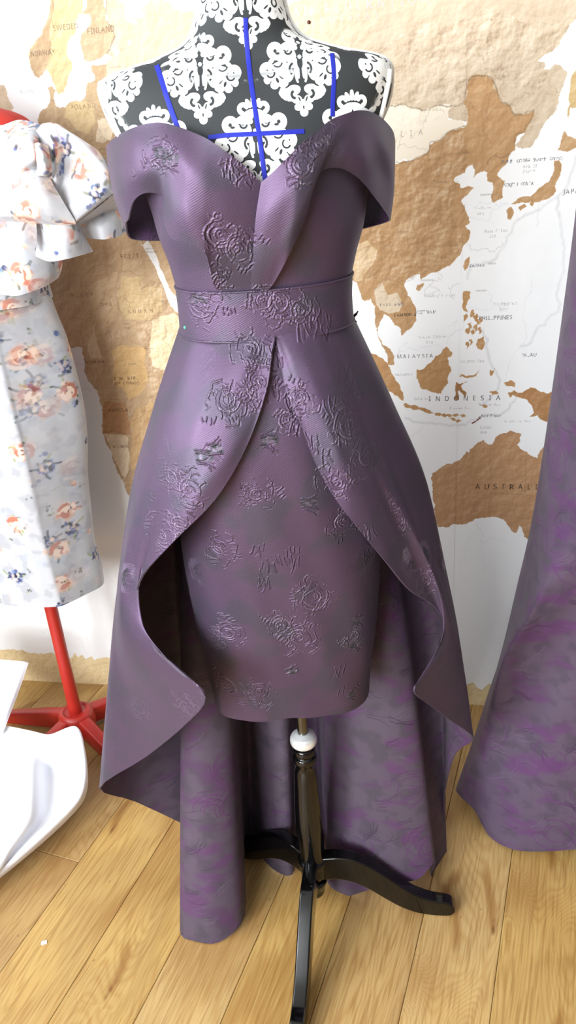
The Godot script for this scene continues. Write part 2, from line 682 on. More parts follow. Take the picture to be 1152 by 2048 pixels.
func make_brocade() -> void:
	# one repeat of the figured cloth is 1.3 m square
	var n := 2048
	var to_px := n / 1.3
	var col := canvas(n, n, Color(0.336, 0.265, 0.361))
	var hgt := canvas(n, n, Color(0.5, 0.5, 0.5))
	# soft clouds of the greyer weft
	veil(col, alpha_of(noise_image(512, 512, 0.008, 2, 5), Color(0.277, 0.265, 0.315, 0.48), 0.5, 0.74))
	# twill
	var tw := canvas(64, 64, Color(0, 0, 0, 0))
	for y in 64:
		for x in 64:
			if posmod(x + y * 2, 8) < 3:
				tw.set_pixel(x, y, Color(1, 1, 1, 0.07 if (x / 3 + y) % 5 else 0.12))
	var B := {
		"ridge": brush(2.5, Color(1, 1, 1, 0.5), 0.1), "crease": brush(3.0, Color(0, 0, 0, 0.2), 0.1),
		"pale_line": brush(1.6, Color(0.568, 0.499, 0.602, 0.5), 0.3),
		"patch": [brush(6, Color(0.232, 0.228, 0.258, 0.6), 0.5), brush(5, Color(0.430, 0.370, 0.464, 0.6), 0.5), brush(4, Color(0.499, 0.447, 0.533, 0.55), 0.5)],
		"tints": [Color(0.245, 0.232, 0.275), Color(0.215, 0.208, 0.245), Color(0.42, 0.36, 0.47), Color(0.52, 0.46, 0.575), Color(0.285, 0.25, 0.325), Color(0.36, 0.295, 0.395)], "fine": brush(1.7, Color(1, 1, 1, 0.3), 0.1),
	}
	var spots := [Vector2(0.0318,0.7756),Vector2(0.0057,0.7063),Vector2(-0.0207,0.7307),Vector2(0.0809,0.8895),Vector2(-0.0995,0.7181),Vector2(-0.1244,0.7001),Vector2(-0.1148,0.6085),Vector2(-0.0607,0.6065),Vector2(-0.0963,0.8647),Vector2(-0.038,0.9492),Vector2(0.0303,1.0782),Vector2(0.0122,1.0465),Vector2(-0.0607,1.0819),Vector2(-0.0383,1.0866),Vector2(-0.1204,0.9721),Vector2(-0.1463,0.9807),Vector2(-0.1681,0.903),Vector2(-0.1408,0.9221),Vector2(-0.2579,0.585),Vector2(-0.0273,1.1399),Vector2(-0.0183,1.1014),Vector2(0.091,1.0368),Vector2(0.1147,0.9934),Vector2(0.0687,0.9662),Vector2(0.1502,0.9102),Vector2(0.1567,0.8714),Vector2(0.196,0.7717),Vector2(-0.0846,1.1932),Vector2(0.0137,1.1922),Vector2(-0.0071,1.1968),Vector2(0.0373,1.1815),Vector2(-0.0485,1.277),Vector2(-0.0305,1.2595),Vector2(-0.0557,1.2239),Vector2(-0.1081,1.3605),Vector2(0.0689,1.3606),Vector2(0.0456,1.3426),Vector2(-0.1594,1.3446),Vector2(-0.0189,1.3472),Vector2(-0.2503,0.8651),Vector2(-0.1682,1.0161),Vector2(0.0859,0.6877),Vector2(0.2055,0.5248),Vector2(-0.1592,0.6469),Vector2(-0.2741,0.747),Vector2(0.2033,0.9248)]
	var radii := [46, 40, 34, 38, 36, 26, 34, 36, 34, 30, 30, 24, 34, 26, 38, 30, 34, 30, 42, 30, 24, 38, 34, 34, 30, 24, 32, 36, 36, 26, 26, 34, 32, 24, 22, 30, 26, 24, 28, 30, 26, 26, 30, 34, 30, 32]
	for i in spots.size():
		rose(col, hgt, (spots[i].x / 1.3 + 0.5) * n, -spots[i].y / 1.3 * n, radii[i] * 1.22, B)
	var buds := [Vector2(-0.0122,1.0214),Vector2(-0.0082,0.6439),Vector2(0.0973,0.7159),Vector2(0.092,0.6707),Vector2(-0.0966,1.0149),Vector2(-0.0827,1.024),Vector2(0.0818,0.5729),Vector2(-0.1019,1.3651),Vector2(-0.0946,1.357),Vector2(-0.0861,1.201),Vector2(0.1925,0.7111),Vector2(0.0348,0.9275),Vector2(-0.1818,0.9519),Vector2(0.1471,0.9614)]
	for b in buds:
		sprig(col, hgt, (b.x / 1.3 + 0.5) * n, -b.y / 1.3 * n, rng.randf_range(18, 28), B)
	var veins := [Vector2(0.0084,1.1246),Vector2(0.0145,1.0794),Vector2(0.0876,1.064),Vector2(0.1062,1.0424),Vector2(-0.0132,0.8308),Vector2(0.0154,0.8363),Vector2(-0.0336,0.8406),Vector2(0.1203,1.0877),Vector2(0.0832,0.6122),Vector2(0.0646,1.0187),Vector2(0.0622,1.1915),Vector2(0.1287,0.8582)]
	for v in veins:
		vein(col, hgt, (v.x / 1.3 + 0.5) * n, -v.y / 1.3 * n, 130.0, B)
	# flowers that the photographed side does not show, so that the cloth is figured all over
	for i in 26:
		var x := rng.randf() * n
		var near_middle := absf(x / n - 0.5) < 0.3
		if not near_middle:
			rose(col, hgt, x, rng.randf() * n, rng.randf_range(24, 42), B)
	veil(hgt, tw)
	var m := plain(Color(0.97, 0.985, 0.945), 0.5, 0.55, 0.35)
	m.albedo_texture = tex(col)
	m.heightmap_enabled = true
	m.heightmap_texture = tex(hgt)
	m.heightmap_scale = 0.27
	m.rim_enabled = true
	m.rim = 0.06
	m.rim_tint = 0.35
	m.uv1_triplanar = true
	m.uv1_triplanar_sharpness = 6.0
	m.uv1_scale = Vector3.ONE / 1.3
	m.uv1_offset = Vector3(0.5, 0, 0)
	M.brocade = m
	var m2: StandardMaterial3D = m.duplicate()
	m2.uv1_offset = Vector3(0.13, 0.31, 0.2)
	M.brocade_shifted = m2


func make_lining() -> void:
	# the wrong side of the brocade: matt lilac grey with magenta floats and loose hair lines
	var n := 1024
	var col := canvas(n, n, Color(0.353, 0.302, 0.361))
	var hgt := canvas(n, n, Color(0.5, 0.5, 0.5))
	veil(col, alpha_of(noise_image(512, 512, 0.012, 3, 21), Color(0.281, 0.251, 0.293, 0.6), 0.42, 0.8))
	var fl := noise_image(256, 256, 0.02, 4, 33)
	fl.resize(1024, 512, Image.INTERPOLATE_CUBIC)
	veil(col, alpha_of(fl, Color(0.365, 0.234, 0.383, 0.85), 0.48, 0.78))
	var pale := brush(1.5, Color(0.510, 0.425, 0.544, 0.3), 0.2)
	var dark := brush(2.2, Color(0.230, 0.145, 0.255, 0.3), 0.2)
	var ridge := brush(2.2, Color(1, 1, 1, 0.3), 0.2)
	var mag := brush(4.5, Color(0.36, 0.215, 0.385, 0.3), 0.2)
	for i in 14:
		var c := Vector2(rng.randf(), rng.randf()) * n
		var rr := 8.0
		while rr < 72.0:
			var a := rng.randf() * TAU
			stroke(col, mag, c + Vector2.from_angle(a) * rr, a + PI / 2, rng.randf_range(1.5, 4.5) * rr, 1.0 / rr, 0.05, 2.5)
			stroke(hgt, ridge, c + Vector2.from_angle(a) * (rr + 4.0), a + PI / 2, rng.randf_range(1.5, 4.0) * rr, 1.0 / rr, 0.05)
			rr += rng.randf_range(8.0, 12.0)
	for i in 200:
		var p := Vector2(rng.randf() * n, rng.randf() * n)
		var a := rng.randf_range(-0.6, 0.6)
		var l := rng.randf_range(30, 90)
		var c := rng.randf_range(-0.018, 0.018)
		for q in rng.randi_range(1, 4):
			stroke(col, pale if i % 2 else dark, p + Vector2(0, q * 7), a, l, c, 0.09)
			stroke(hgt, ridge, p + Vector2(0, q * 7), a, l, c, 0.09)
	var m := plain(Color(0.850, 0.850, 0.850), 0.6, 0.0, 0.35)
	m.albedo_texture = tex(col)
	m.heightmap_enabled = true
	m.heightmap_texture = tex(hgt)
	m.heightmap_scale = 0.1
	m.rim_enabled = true
	m.rim = 0.06
	m.rim_tint = 0.4
	m.uv1_triplanar = true
	m.uv1_triplanar_sharpness = 6.0
	m.uv1_scale = Vector3.ONE / 0.62
	m.uv1_offset = Vector3(0.2, 0.3, 0.1)
	M.lining = m
	var m3: StandardMaterial3D = m.duplicate()
	m3.uv1_offset = Vector3(0.62, 0.1, 0.4)
	m3.roughness = 0.5
	m3.albedo_color = Color(0.88, 0.86, 0.9)
	M.gown_side = m3

func make_floral() -> void:
	# white satin with water-colour roses, navy buds and grey-green leaves; one repeat is 0.5 m
	var n := 1024
	var col := canvas(n, n, Color(0.70, 0.70, 0.71))
	veil(col, alpha_of(noise_image(512, 512, 0.012, 3, 44), Color(0.60, 0.60, 0.63, 0.6), 0.46, 0.7))
	var wash := [brush(34, Color(0.62, 0.7, 0.86, 0.16), 0.1), brush(30, Color(0.93, 0.78, 0.7, 0.2), 0.1), brush(26, Color(0.7, 0.67, 0.7, 0.2), 0.1)]
	for i in 90:
		stamp(col, wash[i % 3], rng.randf() * n, rng.randf() * n)
	var leaf := [brush(6, Color(0.36, 0.38, 0.33, 0.55), 0.5), brush(5, Color(0.2, 0.22, 0.24, 0.6), 0.5), brush(5, Color(0.55, 0.57, 0.36, 0.55), 0.5)]
	var navy := [brush(9, Color(0.13, 0.17, 0.36, 0.6), 0.5), brush(6, Color(0.2, 0.27, 0.55, 0.6), 0.4), brush(12, Color(0.33, 0.43, 0.66, 0.4), 0.3), brush(8, Color(0.06, 0.07, 0.11, 0.75), 0.5)]
	var peach := [brush(12, Color(0.80, 0.62, 0.52, 0.55), 0.5), brush(8, Color(0.70, 0.43, 0.35, 0.55), 0.5), brush(9, Color(0.88, 0.78, 0.70, 0.65), 0.5), brush(4, Color(0.40, 0.2, 0.17, 0.6), 0.4), brush(9, Color(0.8, 0.62, 0.6, 0.5), 0.5)]
	for i in 58:
		var c := Vector2(rng.randf(), rng.randf()) * n
		for k in rng.randi_range(4, 8):
			var a := rng.randf() * TAU
			stroke(col, leaf[rng.randi() % 3], c + Vector2.from_angle(a) * 16, a, rng.randf_range(14, 44), rng.randf_range(-0.04, 0.04), 0.25, 2.5)
			stamp(col, wash[rng.randi() % 3], c.x + cos(a) * 40, c.y + sin(a) * 40)
		if i % 5 < 3:
			for k in 44:
				var a := rng.randf() * TAU
				var d := 34.0 * sqrt(rng.randf())
				stamp(col, peach[[0, 0, 2, 2, 4, 1][rng.randi() % 6]], c.x + cos(a) * d, c.y + sin(a) * d)
			for k in 7:
				var a := rng.randf() * TAU
				var rr := 4.0 + k * 4.0
				stroke(col, peach[3 if k < 3 else 1], c + Vector2.from_angle(a) * rr, a + PI / 2, 10.0 + rr, 1.0 / rr, 0.12, 2.2)
				stroke(col, peach[2], c + Vector2.from_angle(a + 2.0) * rr, a + 2.0 + PI / 2, 10.0 + rr, 1.0 / rr, 0.12, 3.0)
		else:
			for k in 30:
				var a := rng.randf() * TAU
				var d := 26.0 * sqrt(rng.randf())
				stamp(col, navy[rng.randi() % 4], c.x + cos(a) * d, c.y + sin(a) * d)
			for k in 6:
				stamp(col, peach[2], c.x + rng.randf_range(-16, 16), c.y + rng.randf_range(-16, 16))
	for i in 90:
		var c := Vector2(rng.randf(), rng.randf()) * n
		var set_: Array = [navy, peach, leaf][i % 3]
		for k in rng.randi_range(2, 6):
			stamp(col, set_[rng.randi() % set_.size()], c.x + rng.randf_range(-10, 10), c.y + rng.randf_range(-10, 10))
	var m := plain(Color(1, 1, 1), 0.5, 0.0, 0.4)
	m.albedo_texture = tex(col)
	m.rim_enabled = true
	m.rim = 0.3
	m.uv1_triplanar = true
	m.uv1_triplanar_sharpness = 4.0
	m.uv1_scale = Vector3.ONE / 0.6
	M.floral = m

func dab(im: Image, x: float, y: float, rx: float, ry: float, turn: float, c: Color) -> void:
	var p := PackedVector2Array()
	for i in 28:
		var a := TAU * i / 28
		p.append(Vector2(x, y) + Vector2(cos(a) * rx, sin(a) * ry).rotated(turn))
	fill_poly(im, p, c)

func hook(im: Image, x: float, y: float, r: float, w: float, a0: float, a1: float, c: Color) -> void:
	var n := 18
	for i in n + 1:
		var a := lerpf(a0, a1, float(i) / n)
		dab(im, x + cos(a) * r, y + sin(a) * r, w, w, 0, c)

func damask_motif(im: Image, ox: float, oy: float, u: float) -> void:
	var w := Color(0.93, 0.93, 0.925)
	var k := Color(0.215, 0.22, 0.226)
	for s: float in [-1.0, 1.0]:
		var X := func(v: float) -> float: return ox + s * v * u
		var Y := func(v: float) -> float: return oy - v * u
		# top finial and the two small curls
		dab(im, X.call(0.0), Y.call(1.0), u * 0.055, u * 0.13, s * 0.1, w)
		dab(im, X.call(0.12), Y.call(0.97), u * 0.06, u * 0.12, s * 0.5, w)
		hook(im, X.call(0.26), Y.call(0.85), u * 0.1, u * 0.058, -2.6 if s > 0 else -0.5, 1.2 if s > 0 else -4.3, w)
		dab(im, X.call(0.12), Y.call(0.72), u * 0.2, u * 0.1, s * 0.35, w)
		# second tier with curled tips
		dab(im, X.call(0.25), Y.call(0.62), u * 0.24, u * 0.1, s * 0.2, w)
		for q in 4:
			dab(im, X.call(0.1 + q * 0.11), Y.call(0.55 + (q % 2) * 0.03), u * 0.065, u * 0.06, 0, w)
		# third tier: a strong scroll
		hook(im, X.call(0.62), Y.call(0.5), u * 0.13, u * 0.085, -3.6 if s > 0 else 0.46, 1.6 if s > 0 else -4.74, w)
		dab(im, X.call(0.42), Y.call(0.36), u * 0.24, u * 0.13, -s * 0.1, w)
		dab(im, X.call(0.74), Y.call(0.27), u * 0.09, u * 0.055, s * 0.6, w)
		dab(im, X.call(0.2), Y.call(0.3), u * 0.12, u * 0.24, 0, w)
		# broad middle leaf and the outer scroll
		dab(im, X.call(0.5), Y.call(0.05), u * 0.27, u * 0.2, 0, w)
		hook(im, X.call(0.86), Y.call(0.06), u * 0.11, u * 0.09, 1.0, 7.0, w)
		dab(im, X.call(0.72), Y.call(-0.1), u * 0.2, u * 0.13, -s * 0.3, w)
		dab(im, X.call(0.88), Y.call(-0.18), u * 0.09, u * 0.1, 0, w)
		dab(im, X.call(0.7), Y.call(-0.31), u * 0.11, u * 0.1, 0, w)
		dab(im, X.call(0.48), Y.call(-0.26), u * 0.14, u * 0.13, 0, w)
		dab(im, X.call(0.3), Y.call(-0.12), u * 0.1, u * 0.16, -s * 0.5, w)
		dab(im, X.call(0.1), Y.call(0.0), u * 0.07, u * 0.3, 0, w)
		# lower fan
		for q in 5:
			var a := -0.25 - q * 0.34
			dab(im, X.call(0.27 + cos(a) * 0.25), Y.call(-0.52 + sin(a) * 0.18 + 0.06), u * 0.1, u * 0.085, 0, w)
		dab(im, X.call(0.26), Y.call(-0.47), u * 0.22, u * 0.13, s * 0.2, w)
		dab(im, X.call(0.49), Y.call(-0.47), u * 0.1, u * 0.1, 0, w)
		dab(im, X.call(0.16), Y.call(-0.68), u * 0.13, u * 0.1, 0, w)
		dab(im, X.call(0.14), Y.call(-0.86), u * 0.1, u * 0.085, 0, w)
		dab(im, X.call(0.0), Y.call(-0.98), u * 0.11, u * 0.11, 0, w)
		dab(im, X.call(0.0), Y.call(-0.8), u * 0.09, u * 0.12, 0, w)
		# the ground shows through
		hook(im, X.call(0.2), Y.call(-0.56), u * 0.085, u * 0.034, -0.9 if s > 0 else 4.04, 1.4 if s > 0 else 1.74, k)
		dab(im, X.call(0.62), Y.call(-0.2), u * 0.035, u * 0.07, s * 0.4, k)
		hook(im, X.call(0.12), Y.call(0.04), u * 0.16, u * 0.03, -1.0 if s > 0 else 4.14, 0.7 if s > 0 else 2.44, k)
		dab(im, X.call(0.045), Y.call(-0.25), u * 0.032, u * 0.06, s * 0.5, k)
		hook(im, X.call(0.28), Y.call(0.5), u * 0.09, u * 0.026, 0.4, 2.7, k)
		dab(im, X.call(0.56), Y.call(0.44), u * 0.06, u * 0.03, 0, k)
		hook(im, X.call(0.78), Y.call(-0.02), u * 0.1, u * 0.022, 0.6 if s > 0 else -0.9, 4.0 if s > 0 else 2.5, k)
		hook(im, X.call(0.58), Y.call(0.24), u * 0.12, u * 0.022, 0.3, 2.4, k)
		dab(im, X.call(0.36), Y.call(-0.36), u * 0.09, u * 0.022, s * 0.5, k)
		dab(im, X.call(0.52), Y.call(-0.14), u * 0.075, u * 0.02, -s * 0.7, k)
		dab(im, X.call(0.09), Y.call(-0.68), u * 0.02, u * 0.07, s * 0.4, k)
	dab(im, ox, oy - 0.19 * u, u * 0.075, u * 0.15, 0, k)
	dab(im, ox, oy - 0.31 * u, u * 0.1, u * 0.03, 0, k)
	dab(im, ox, oy - 0.33 * u, u * 0.05, u * 0.05, 0, w)
	dab(im, ox, oy + 0.87 * u, u * 0.022, u * 0.045, 0, k)

func make_damask() -> void:
	var w := 512
	var h := 657
	var big := canvas(w * 2, h * 2, Color(0.215, 0.22, 0.226))
	for p in [[0, 0], [1, 0], [2, 0], [0, 1], [1, 1], [2, 1], [0, 2], [1, 2], [2, 2], [0.5, 0.5], [1.5, 0.5], [0.5, 1.5], [1.5, 1.5]]:
		damask_motif(big, p[0] * w, p[1] * h, 198.0)
	var im := big.get_region(Rect2i(0, 0, w, h))
	var m := plain(Color(1, 1, 1), 0.8, 0.0, 0.3)
	m.albedo_texture = tex(im)
	m.uv1_triplanar = true
	m.uv1_triplanar_sharpness = 30.0
	m.uv1_scale = Vector3(1 / 0.1114, 1 / 0.143, 1 / 0.1114)
	# a motif is centred at x = 0, y = 1.3655
	m.uv1_offset = Vector3(0.0, -1.3655 / 0.143, 0.0)
	M.damask = m

func make_wood() -> void:
	# oak: x runs across the board (0.5 m in all), y along it (2 m)
	var w := 1024
	var h := 2048
	var col := canvas(w, h, Color(0.702, 0.581, 0.405))
	var a := noise_image(128, 256, 0.016, 3, 71)
	a.resize(w, h, Image.INTERPOLATE_CUBIC)
	veil(col, alpha_of(a, Color(0.603, 0.455, 0.284, 0.6), 0.45, 0.72))
	var a2 := noise_image(128, 256, 0.02, 3, 72)
	a2.resize(w, h, Image.INTERPOLATE_CUBIC)
	veil(col, alpha_of(a2, Color(0.774, 0.648, 0.450, 0.6), 0.5, 0.74))
	# cathedral figure: level lines of a slow noise
	var f := noise_image(256, 128, 0.011, 2, 73)
	f.convert(Image.FORMAT_L8)
	f.resize(512, 1024, Image.INTERPOLATE_CUBIC)
	var src := f.get_data()
	var out := PackedByteArray()
	out.resize(512 * 1024 * 4)
	var lut := PackedByteArray()
	for i in 256:
		var s := 0.5 + 0.5 * sin(i * 0.55)
		lut.append(int(70.0 * s * s))
	for i in 512 * 1024:
		out[i * 4] = 150
		out[i * 4 + 1] = 104
		out[i * 4 + 2] = 56
		out[i * 4 + 3] = lut[src[i]]
	var fig := Image.create_from_data(512, 1024, false, Image.FORMAT_RGBA8, out)
	fig.resize(w, h, Image.INTERPOLATE_CUBIC)
	veil(col, fig)
	# fine pores
	var g := noise_image(512, 64, 0.12, 2, 74)
	g.resize(w, 1024, Image.INTERPOLATE_CUBIC)
	veil(col, alpha_of(g, Color(0.522, 0.369, 0.207, 0.34), 0.5, 0.8))
	var g2 := noise_image(512, 32, 0.2, 2, 75)
	g2.resize(w, 1024, Image.INTERPOLATE_CUBIC)
	veil(col, alpha_of(g2, Color(0.810, 0.702, 0.522, 0.3), 0.55, 0.85))
	# knots and smears
	var kb := [brush(26, Color(0.50, 0.33, 0.17, 0.16), 0.1), brush(9, Color(0.4, 0.25, 0.13, 0.25), 0.2)]
	for i in 16:
		var p := Vector2(rng.randf() * w, rng.randf() * h)
		var dir := rng.randf_range(0.9, 2.2)
		stroke(col, kb[0], p, dir, rng.randf_range(60, 190), rng.randf_range(-0.012, 0.012), 0.12, 7.0)
		if i % 2:
			for q in 7:
				stamp(col, kb[1], p.x + rng.randf_range(-5, 5), p.y + rng.randf_range(-18, 18))
	for i in 22:
		stamp(col, brush(rng.randf_range(2.5, 5), Color(0.36, 0.22, 0.14, 0.5), 0.2), rng.randf() * w, rng.randf() * h)
	var t := tex(col)
	var bump := noise_image(512, 64, 0.12, 2, 74)
	bump.resize(512, 512, Image.INTERPOLATE_CUBIC)
	var bt := tex(bump)
	var tones := [Color(1, 1, 0.95), Color(0.95, 0.94, 0.86), Color(1.0, 1.0, 0.9), Color(0.93, 0.91, 0.85), Color(0.98, 0.96, 0.84)]
	M.wood = []
	for c in tones:
		var m := plain(c, 0.42, 0.0, 0.45)
		m.albedo_texture = t
		m.heightmap_enabled = true
		m.heightmap_texture = bt
		m.heightmap_scale = 0.02
		M.wood.append(m)
	M.seam = plain(Color(0.16, 0.1, 0.06), 0.9)

# ======================================================================= the room

func build_room() -> void:
	var x0 := -1.95
	var x1 := 3.6  # right wall, out of view, set far off to keep that side dark
	var z1 := 4.6
	var hgt := 2.55
	var t := 0.15
	structure("wall_back", boxes([[Vector3(x0 - t, 0, -t), Vector3(x1 + t, hgt, 0)]]), M.wall, "white plastered back wall papered with the world map", "wall")
	structure("unseen_wall_right", boxes([[Vector3(x1, 0, 0), Vector3(x1 + t, hgt, z1)]]), M.taupe, "unseen taupe wall on the right, dark and far off to cut bounced light", "wall")
	# left wall, out of view, with two window openings placed for the light: z 0.65 .. 1.95 and z 2.55 .. 4.25
	structure("unseen_wall_left", boxes([[Vector3(x0 - t, 0, 0), Vector3(x0, hgt, 0.65)], [Vector3(x0 - t, 0, 1.95), Vector3(x0, hgt, 2.55)], [Vector3(x0 - t, 0, 4.25), Vector3(x0, hgt, z1)],
		[Vector3(x0 - t, 0, 0.65), Vector3(x0, 1.05, 1.95)], [Vector3(x0 - t, 2.3, 0.65), Vector3(x0, hgt, 1.95)],
		[Vector3(x0 - t, 0, 2.55), Vector3(x0, 0.95, 4.25)], [Vector3(x0 - t, 2.3, 2.55), Vector3(x0, hgt, 4.25)]]), M.taupe, "unseen taupe side wall with two windows, dark to cut bounced light", "wall")
	structure("unseen_wall_front", boxes([[Vector3(x0 - t, 0, z1), Vector3(-1.75, hgt, z1 + t)], [Vector3(-0.45, 0, z1), Vector3(x1 + t, hgt, z1 + t)],
		[Vector3(-1.75, 0, z1), Vector3(-0.45, 0.9, z1 + t)], [Vector3(-1.75, 2.3, z1), Vector3(-0.45, hgt, z1 + t)]]), M.taupe, "unseen taupe wall behind the camera with one window, dark to cut bounced light", "wall")
	structure("ceiling", boxes([[Vector3(x0 - t, hgt, -t), Vector3(x1 + t, hgt + t, z1 + t)]]), M.ceiling, "plain light grey ceiling out of view, toned to cut bounced light", "ceiling")
	window("window_1", Vector3(x0 - 0.09, 0.95, 3.4), 1.7, 1.35, PI / 2, "large unseen window in the side wall, placed to light gowns and floor")
	window("window_2", Vector3(x0 - 0.09, 1.05, 1.3), 1.3, 1.25, PI / 2, "smaller unseen window in the side wall near the map, for light from the left")
	window("window_3", Vector3(-1.1, 0.9, z1 + 0.09), 1.3, 1.4, 0.0, "unseen framed window behind the camera, placed to light the map wall")

func window(called: String, at: Vector3, w: float, h: float, turn: float, label: String) -> void:  # a window out of view, standing behind its lamp
	var o := thing(called, at, turn, label, "window")
	o.set_meta("kind", "structure")
	var b := 0.05
	obj("window_frame", boxes([[Vector3(-w / 2, 0, -0.04), Vector3(-w / 2 + b, h, 0.04)], [Vector3(w / 2 - b, 0, -0.04), Vector3(w / 2, h, 0.04)],
		[Vector3(-w / 2 + b, 0, -0.04), Vector3(w / 2 - b, b, 0.04)], [Vector3(-w / 2 + b, h - b, -0.04), Vector3(w / 2 - b, h, 0.04)],
		[Vector3(-b / 2, b, -0.03), Vector3(b / 2, h - b, 0.03)]]), M.frame, o)
	for s: float in [-1.0, 1.0]:
		var lo: float = -w / 2 + b if s < 0 else b / 2
		obj("pane", boxes([[Vector3(lo, b, -0.003), Vector3(lo + w / 2 - 1.5 * b, h - b, 0.003)]]), M.glass, o)

func build_floor() -> void:
	var sub := boxes([[Vector3(-2.1, -0.2, -0.15), Vector3(3.75, -0.02, 4.75)]])
	var fl := structure("floor", sub, M.seam, "oak plank floor of long warm boards under the dress forms", "floor")
	# boards run a little askew to the wall; dir is along them, side across
	var ang := deg_to_rad(10.66)
	var dir := Vector3(sin(ang), 0, -cos(ang))
	var side := Vector3(cos(ang), 0, sin(ang))
	var pitch := 0.1458
	var n0 := -0.0345
	var room := PackedVector2Array([Vector2(-1.95, 0), Vector2(3.6, 0), Vector2(3.6, 4.6), Vector2(-1.95, 4.6)])
	for k in range(-19, 31):
		var n := n0 + k * pitch
		# end joints along this row (distance along dir)
		var d := -5.6 + fposmod(k * 0.77, 1.55)
		var cuts := [-6.0, d]
		if k == -5:
			cuts = [-6.0, -3.9, -2.25, -0.722]
		while cuts[-1] < 1.1:
			var next: float = cuts[-1] + rng.randf_range(1.25, 1.8)
			if k > -9 and k < 8 and next > -1.12 and next < -0.08:
				next += 1.05   # the boards in view run through here
			cuts.append(next)
		for c in cuts.size() - 1:
			var p := PackedVector2Array()
			for q in [[0.0, 0.0], [1.0, 0.0], [1.0, 1.0], [0.0, 1.0]]:
				var v: Vector3 = side * (n + q[0] * pitch) + dir * lerpf(cuts[c], cuts[c + 1], q[1])
				p.append(Vector2(v.x, v.z))
			for piece in Geometry2D.intersect_polygons(p, room):
				if piece.size() >= 3:
					plank(fl, piece, side, dir)

func plank(fl: Node3D, p: PackedVector2Array, side: Vector3, dir: Vector3) -> void:
	if Geometry2D.is_polygon_clockwise(p):
		p.reverse()
	var top := Geometry2D.offset_polygon(p, -0.0014)
	if top.is_empty() or top[0].size() < 3:
		return
	var t: PackedVector2Array = top[0]
	var body := Geometry2D.offset_polygon(p, -0.0004)
	var a := blank()
	var off := Vector2(rng.randf(), rng.randf())
	var lift := rng.randf_range(-0.0004, 0.0)
	var cut := func(v: Vector2) -> Vector2: return Vector2(v.dot(Vector2(side.x, side.z)) / 0.5, v.dot(Vector2(dir.x, dir.z)) / 2.0) + off
	for v in t:
		a[0].append(Vector3(v.x, lift, v.y))
		a[1].append(Vector3.UP)
		a[2].append(cut.call(v))
	var idx := Geometry2D.triangulate_polygon(t)
	for i in range(0, idx.size(), 3):
		var A := t[idx[i]]
		var B := t[idx[i + 1]]
		var C := t[idx[i + 2]]
		# seen from above (x right, z towards the viewer) the order must be clockwise
		var cw: bool = (B - A).cross(C - A) > 0.0
		for q in ([0, 1, 2] if cw else [0, 2, 1]):
			a[3].append(idx[i + q])
	if not body.is_empty() and body[0].size() == t.size():
		var b: PackedVector2Array = body[0]
		# match the corners, then chamfer and side faces
		for i in t.size():
			var j := (i + 1) % t.size()
			var bi := nearest(b, t[i])
			var bj := nearest(b, t[j])
			var e := (t[j] - t[i]).normalized()
			var out2 := Vector2(e.y, -e.x)
			var mid := (t[i] + t[j]) / 2
			if out2.dot((b[bi] + b[bj]) / 2 - mid) < 0.0:
				out2 = -out2
			var o3 := Vector3(out2.x, 0, out2.y)
			var q0 := a[0].size() as int
			quad(a, Vector3(t[i].x, lift, t[i].y), Vector3(t[j].x, lift, t[j].y), Vector3(b[bj].x, lift - 0.001, b[bj].y), Vector3(b[bi].x, lift - 0.001, b[bi].y), (o3 + Vector3.UP).normalized())
			quad(a, Vector3(b[bi].x, lift - 0.001, b[bi].y), Vector3(b[bj].x, lift - 0.001, b[bj].y), Vector3(b[bj].x, -0.02, b[bj].y), Vector3(b[bi].x, -0.02, b[bi].y), o3)
			for z in range(q0, a[0].size()):
				a[2][z] = cut.call(Vector2(a[0][z].x, a[0][z].z))
	obj("plank", mesh_of(a), M.wood[rng.randi() % M.wood.size()], fl)

func nearest(b: PackedVector2Array, p: Vector2) -> int:
	var best := 0
	for i in b.size():
		if b[i].distance_to(p) < b[best].distance_to(p):
			best = i
	return best

# ======================================================================= the map

func at_map(p: Vector2) -> Vector2:
	return Vector2((p.x - MAP_LEFT) / MAP_SIDE * MAP_PX, (MAP_TOP - p.y) / MAP_SIDE * MAP_PX)

func land(im: Image, mask: Image, pts: Array, c: Color, k := 0.14) -> void:
	var q := []
	for p in pts:
		q.append(at_map(p))
	var r := rough(q, k)
	fill_poly(im, r, c)
	if mask:
		fill_poly(mask, r, Color(1, 1, 1, 1))

func border(im: Image, pts: Array, b: Image, k := 0.16) -> void:
	var q := []
	for p in pts:
		q.append(at_map(p))
	draw_line_on(im, rough_open(q, k, 4.0), b)

func lettering(im: Image, text: String, at: Vector2, height: float, spread: float, c: Color, serif := false, tilt := 0.0) -> void:
	# flat print: the outlines of the letters filled into the picture. at: middle of the first letter's foot
	var f := SystemFont.new()
	f.font_names = PackedStringArray(["Droid Serif" if serif else "Droid Sans"])
	var foot := glyph(f, "H")
	var base := 1e9
	for p: Vector3 in foot[0]:
		base = minf(base, p.y)
	var x := 0.0
	for ch in text:
		if ch == " ":
			x += height * 0.55 + spread
			continue
		var got := glyph(f, ch)
		var v: PackedVector3Array = got[0]
		var idx: PackedInt32Array = got[1]
		var k := height / 0.457
		var right := 0.0
		for p in v:
			right = maxf(right, p.x)
		for i in range(0, idx.size() - 2, 3):
			var tri := PackedVector2Array()
			for q in 3:
				var p := v[idx[i + q]]
				var l := Vector2(x + p.x * k, (p.y - base) * k).rotated(tilt)
				tri.append(at_map(at + l))
			fill_poly(im, tri, c)
		x += right * k + spread

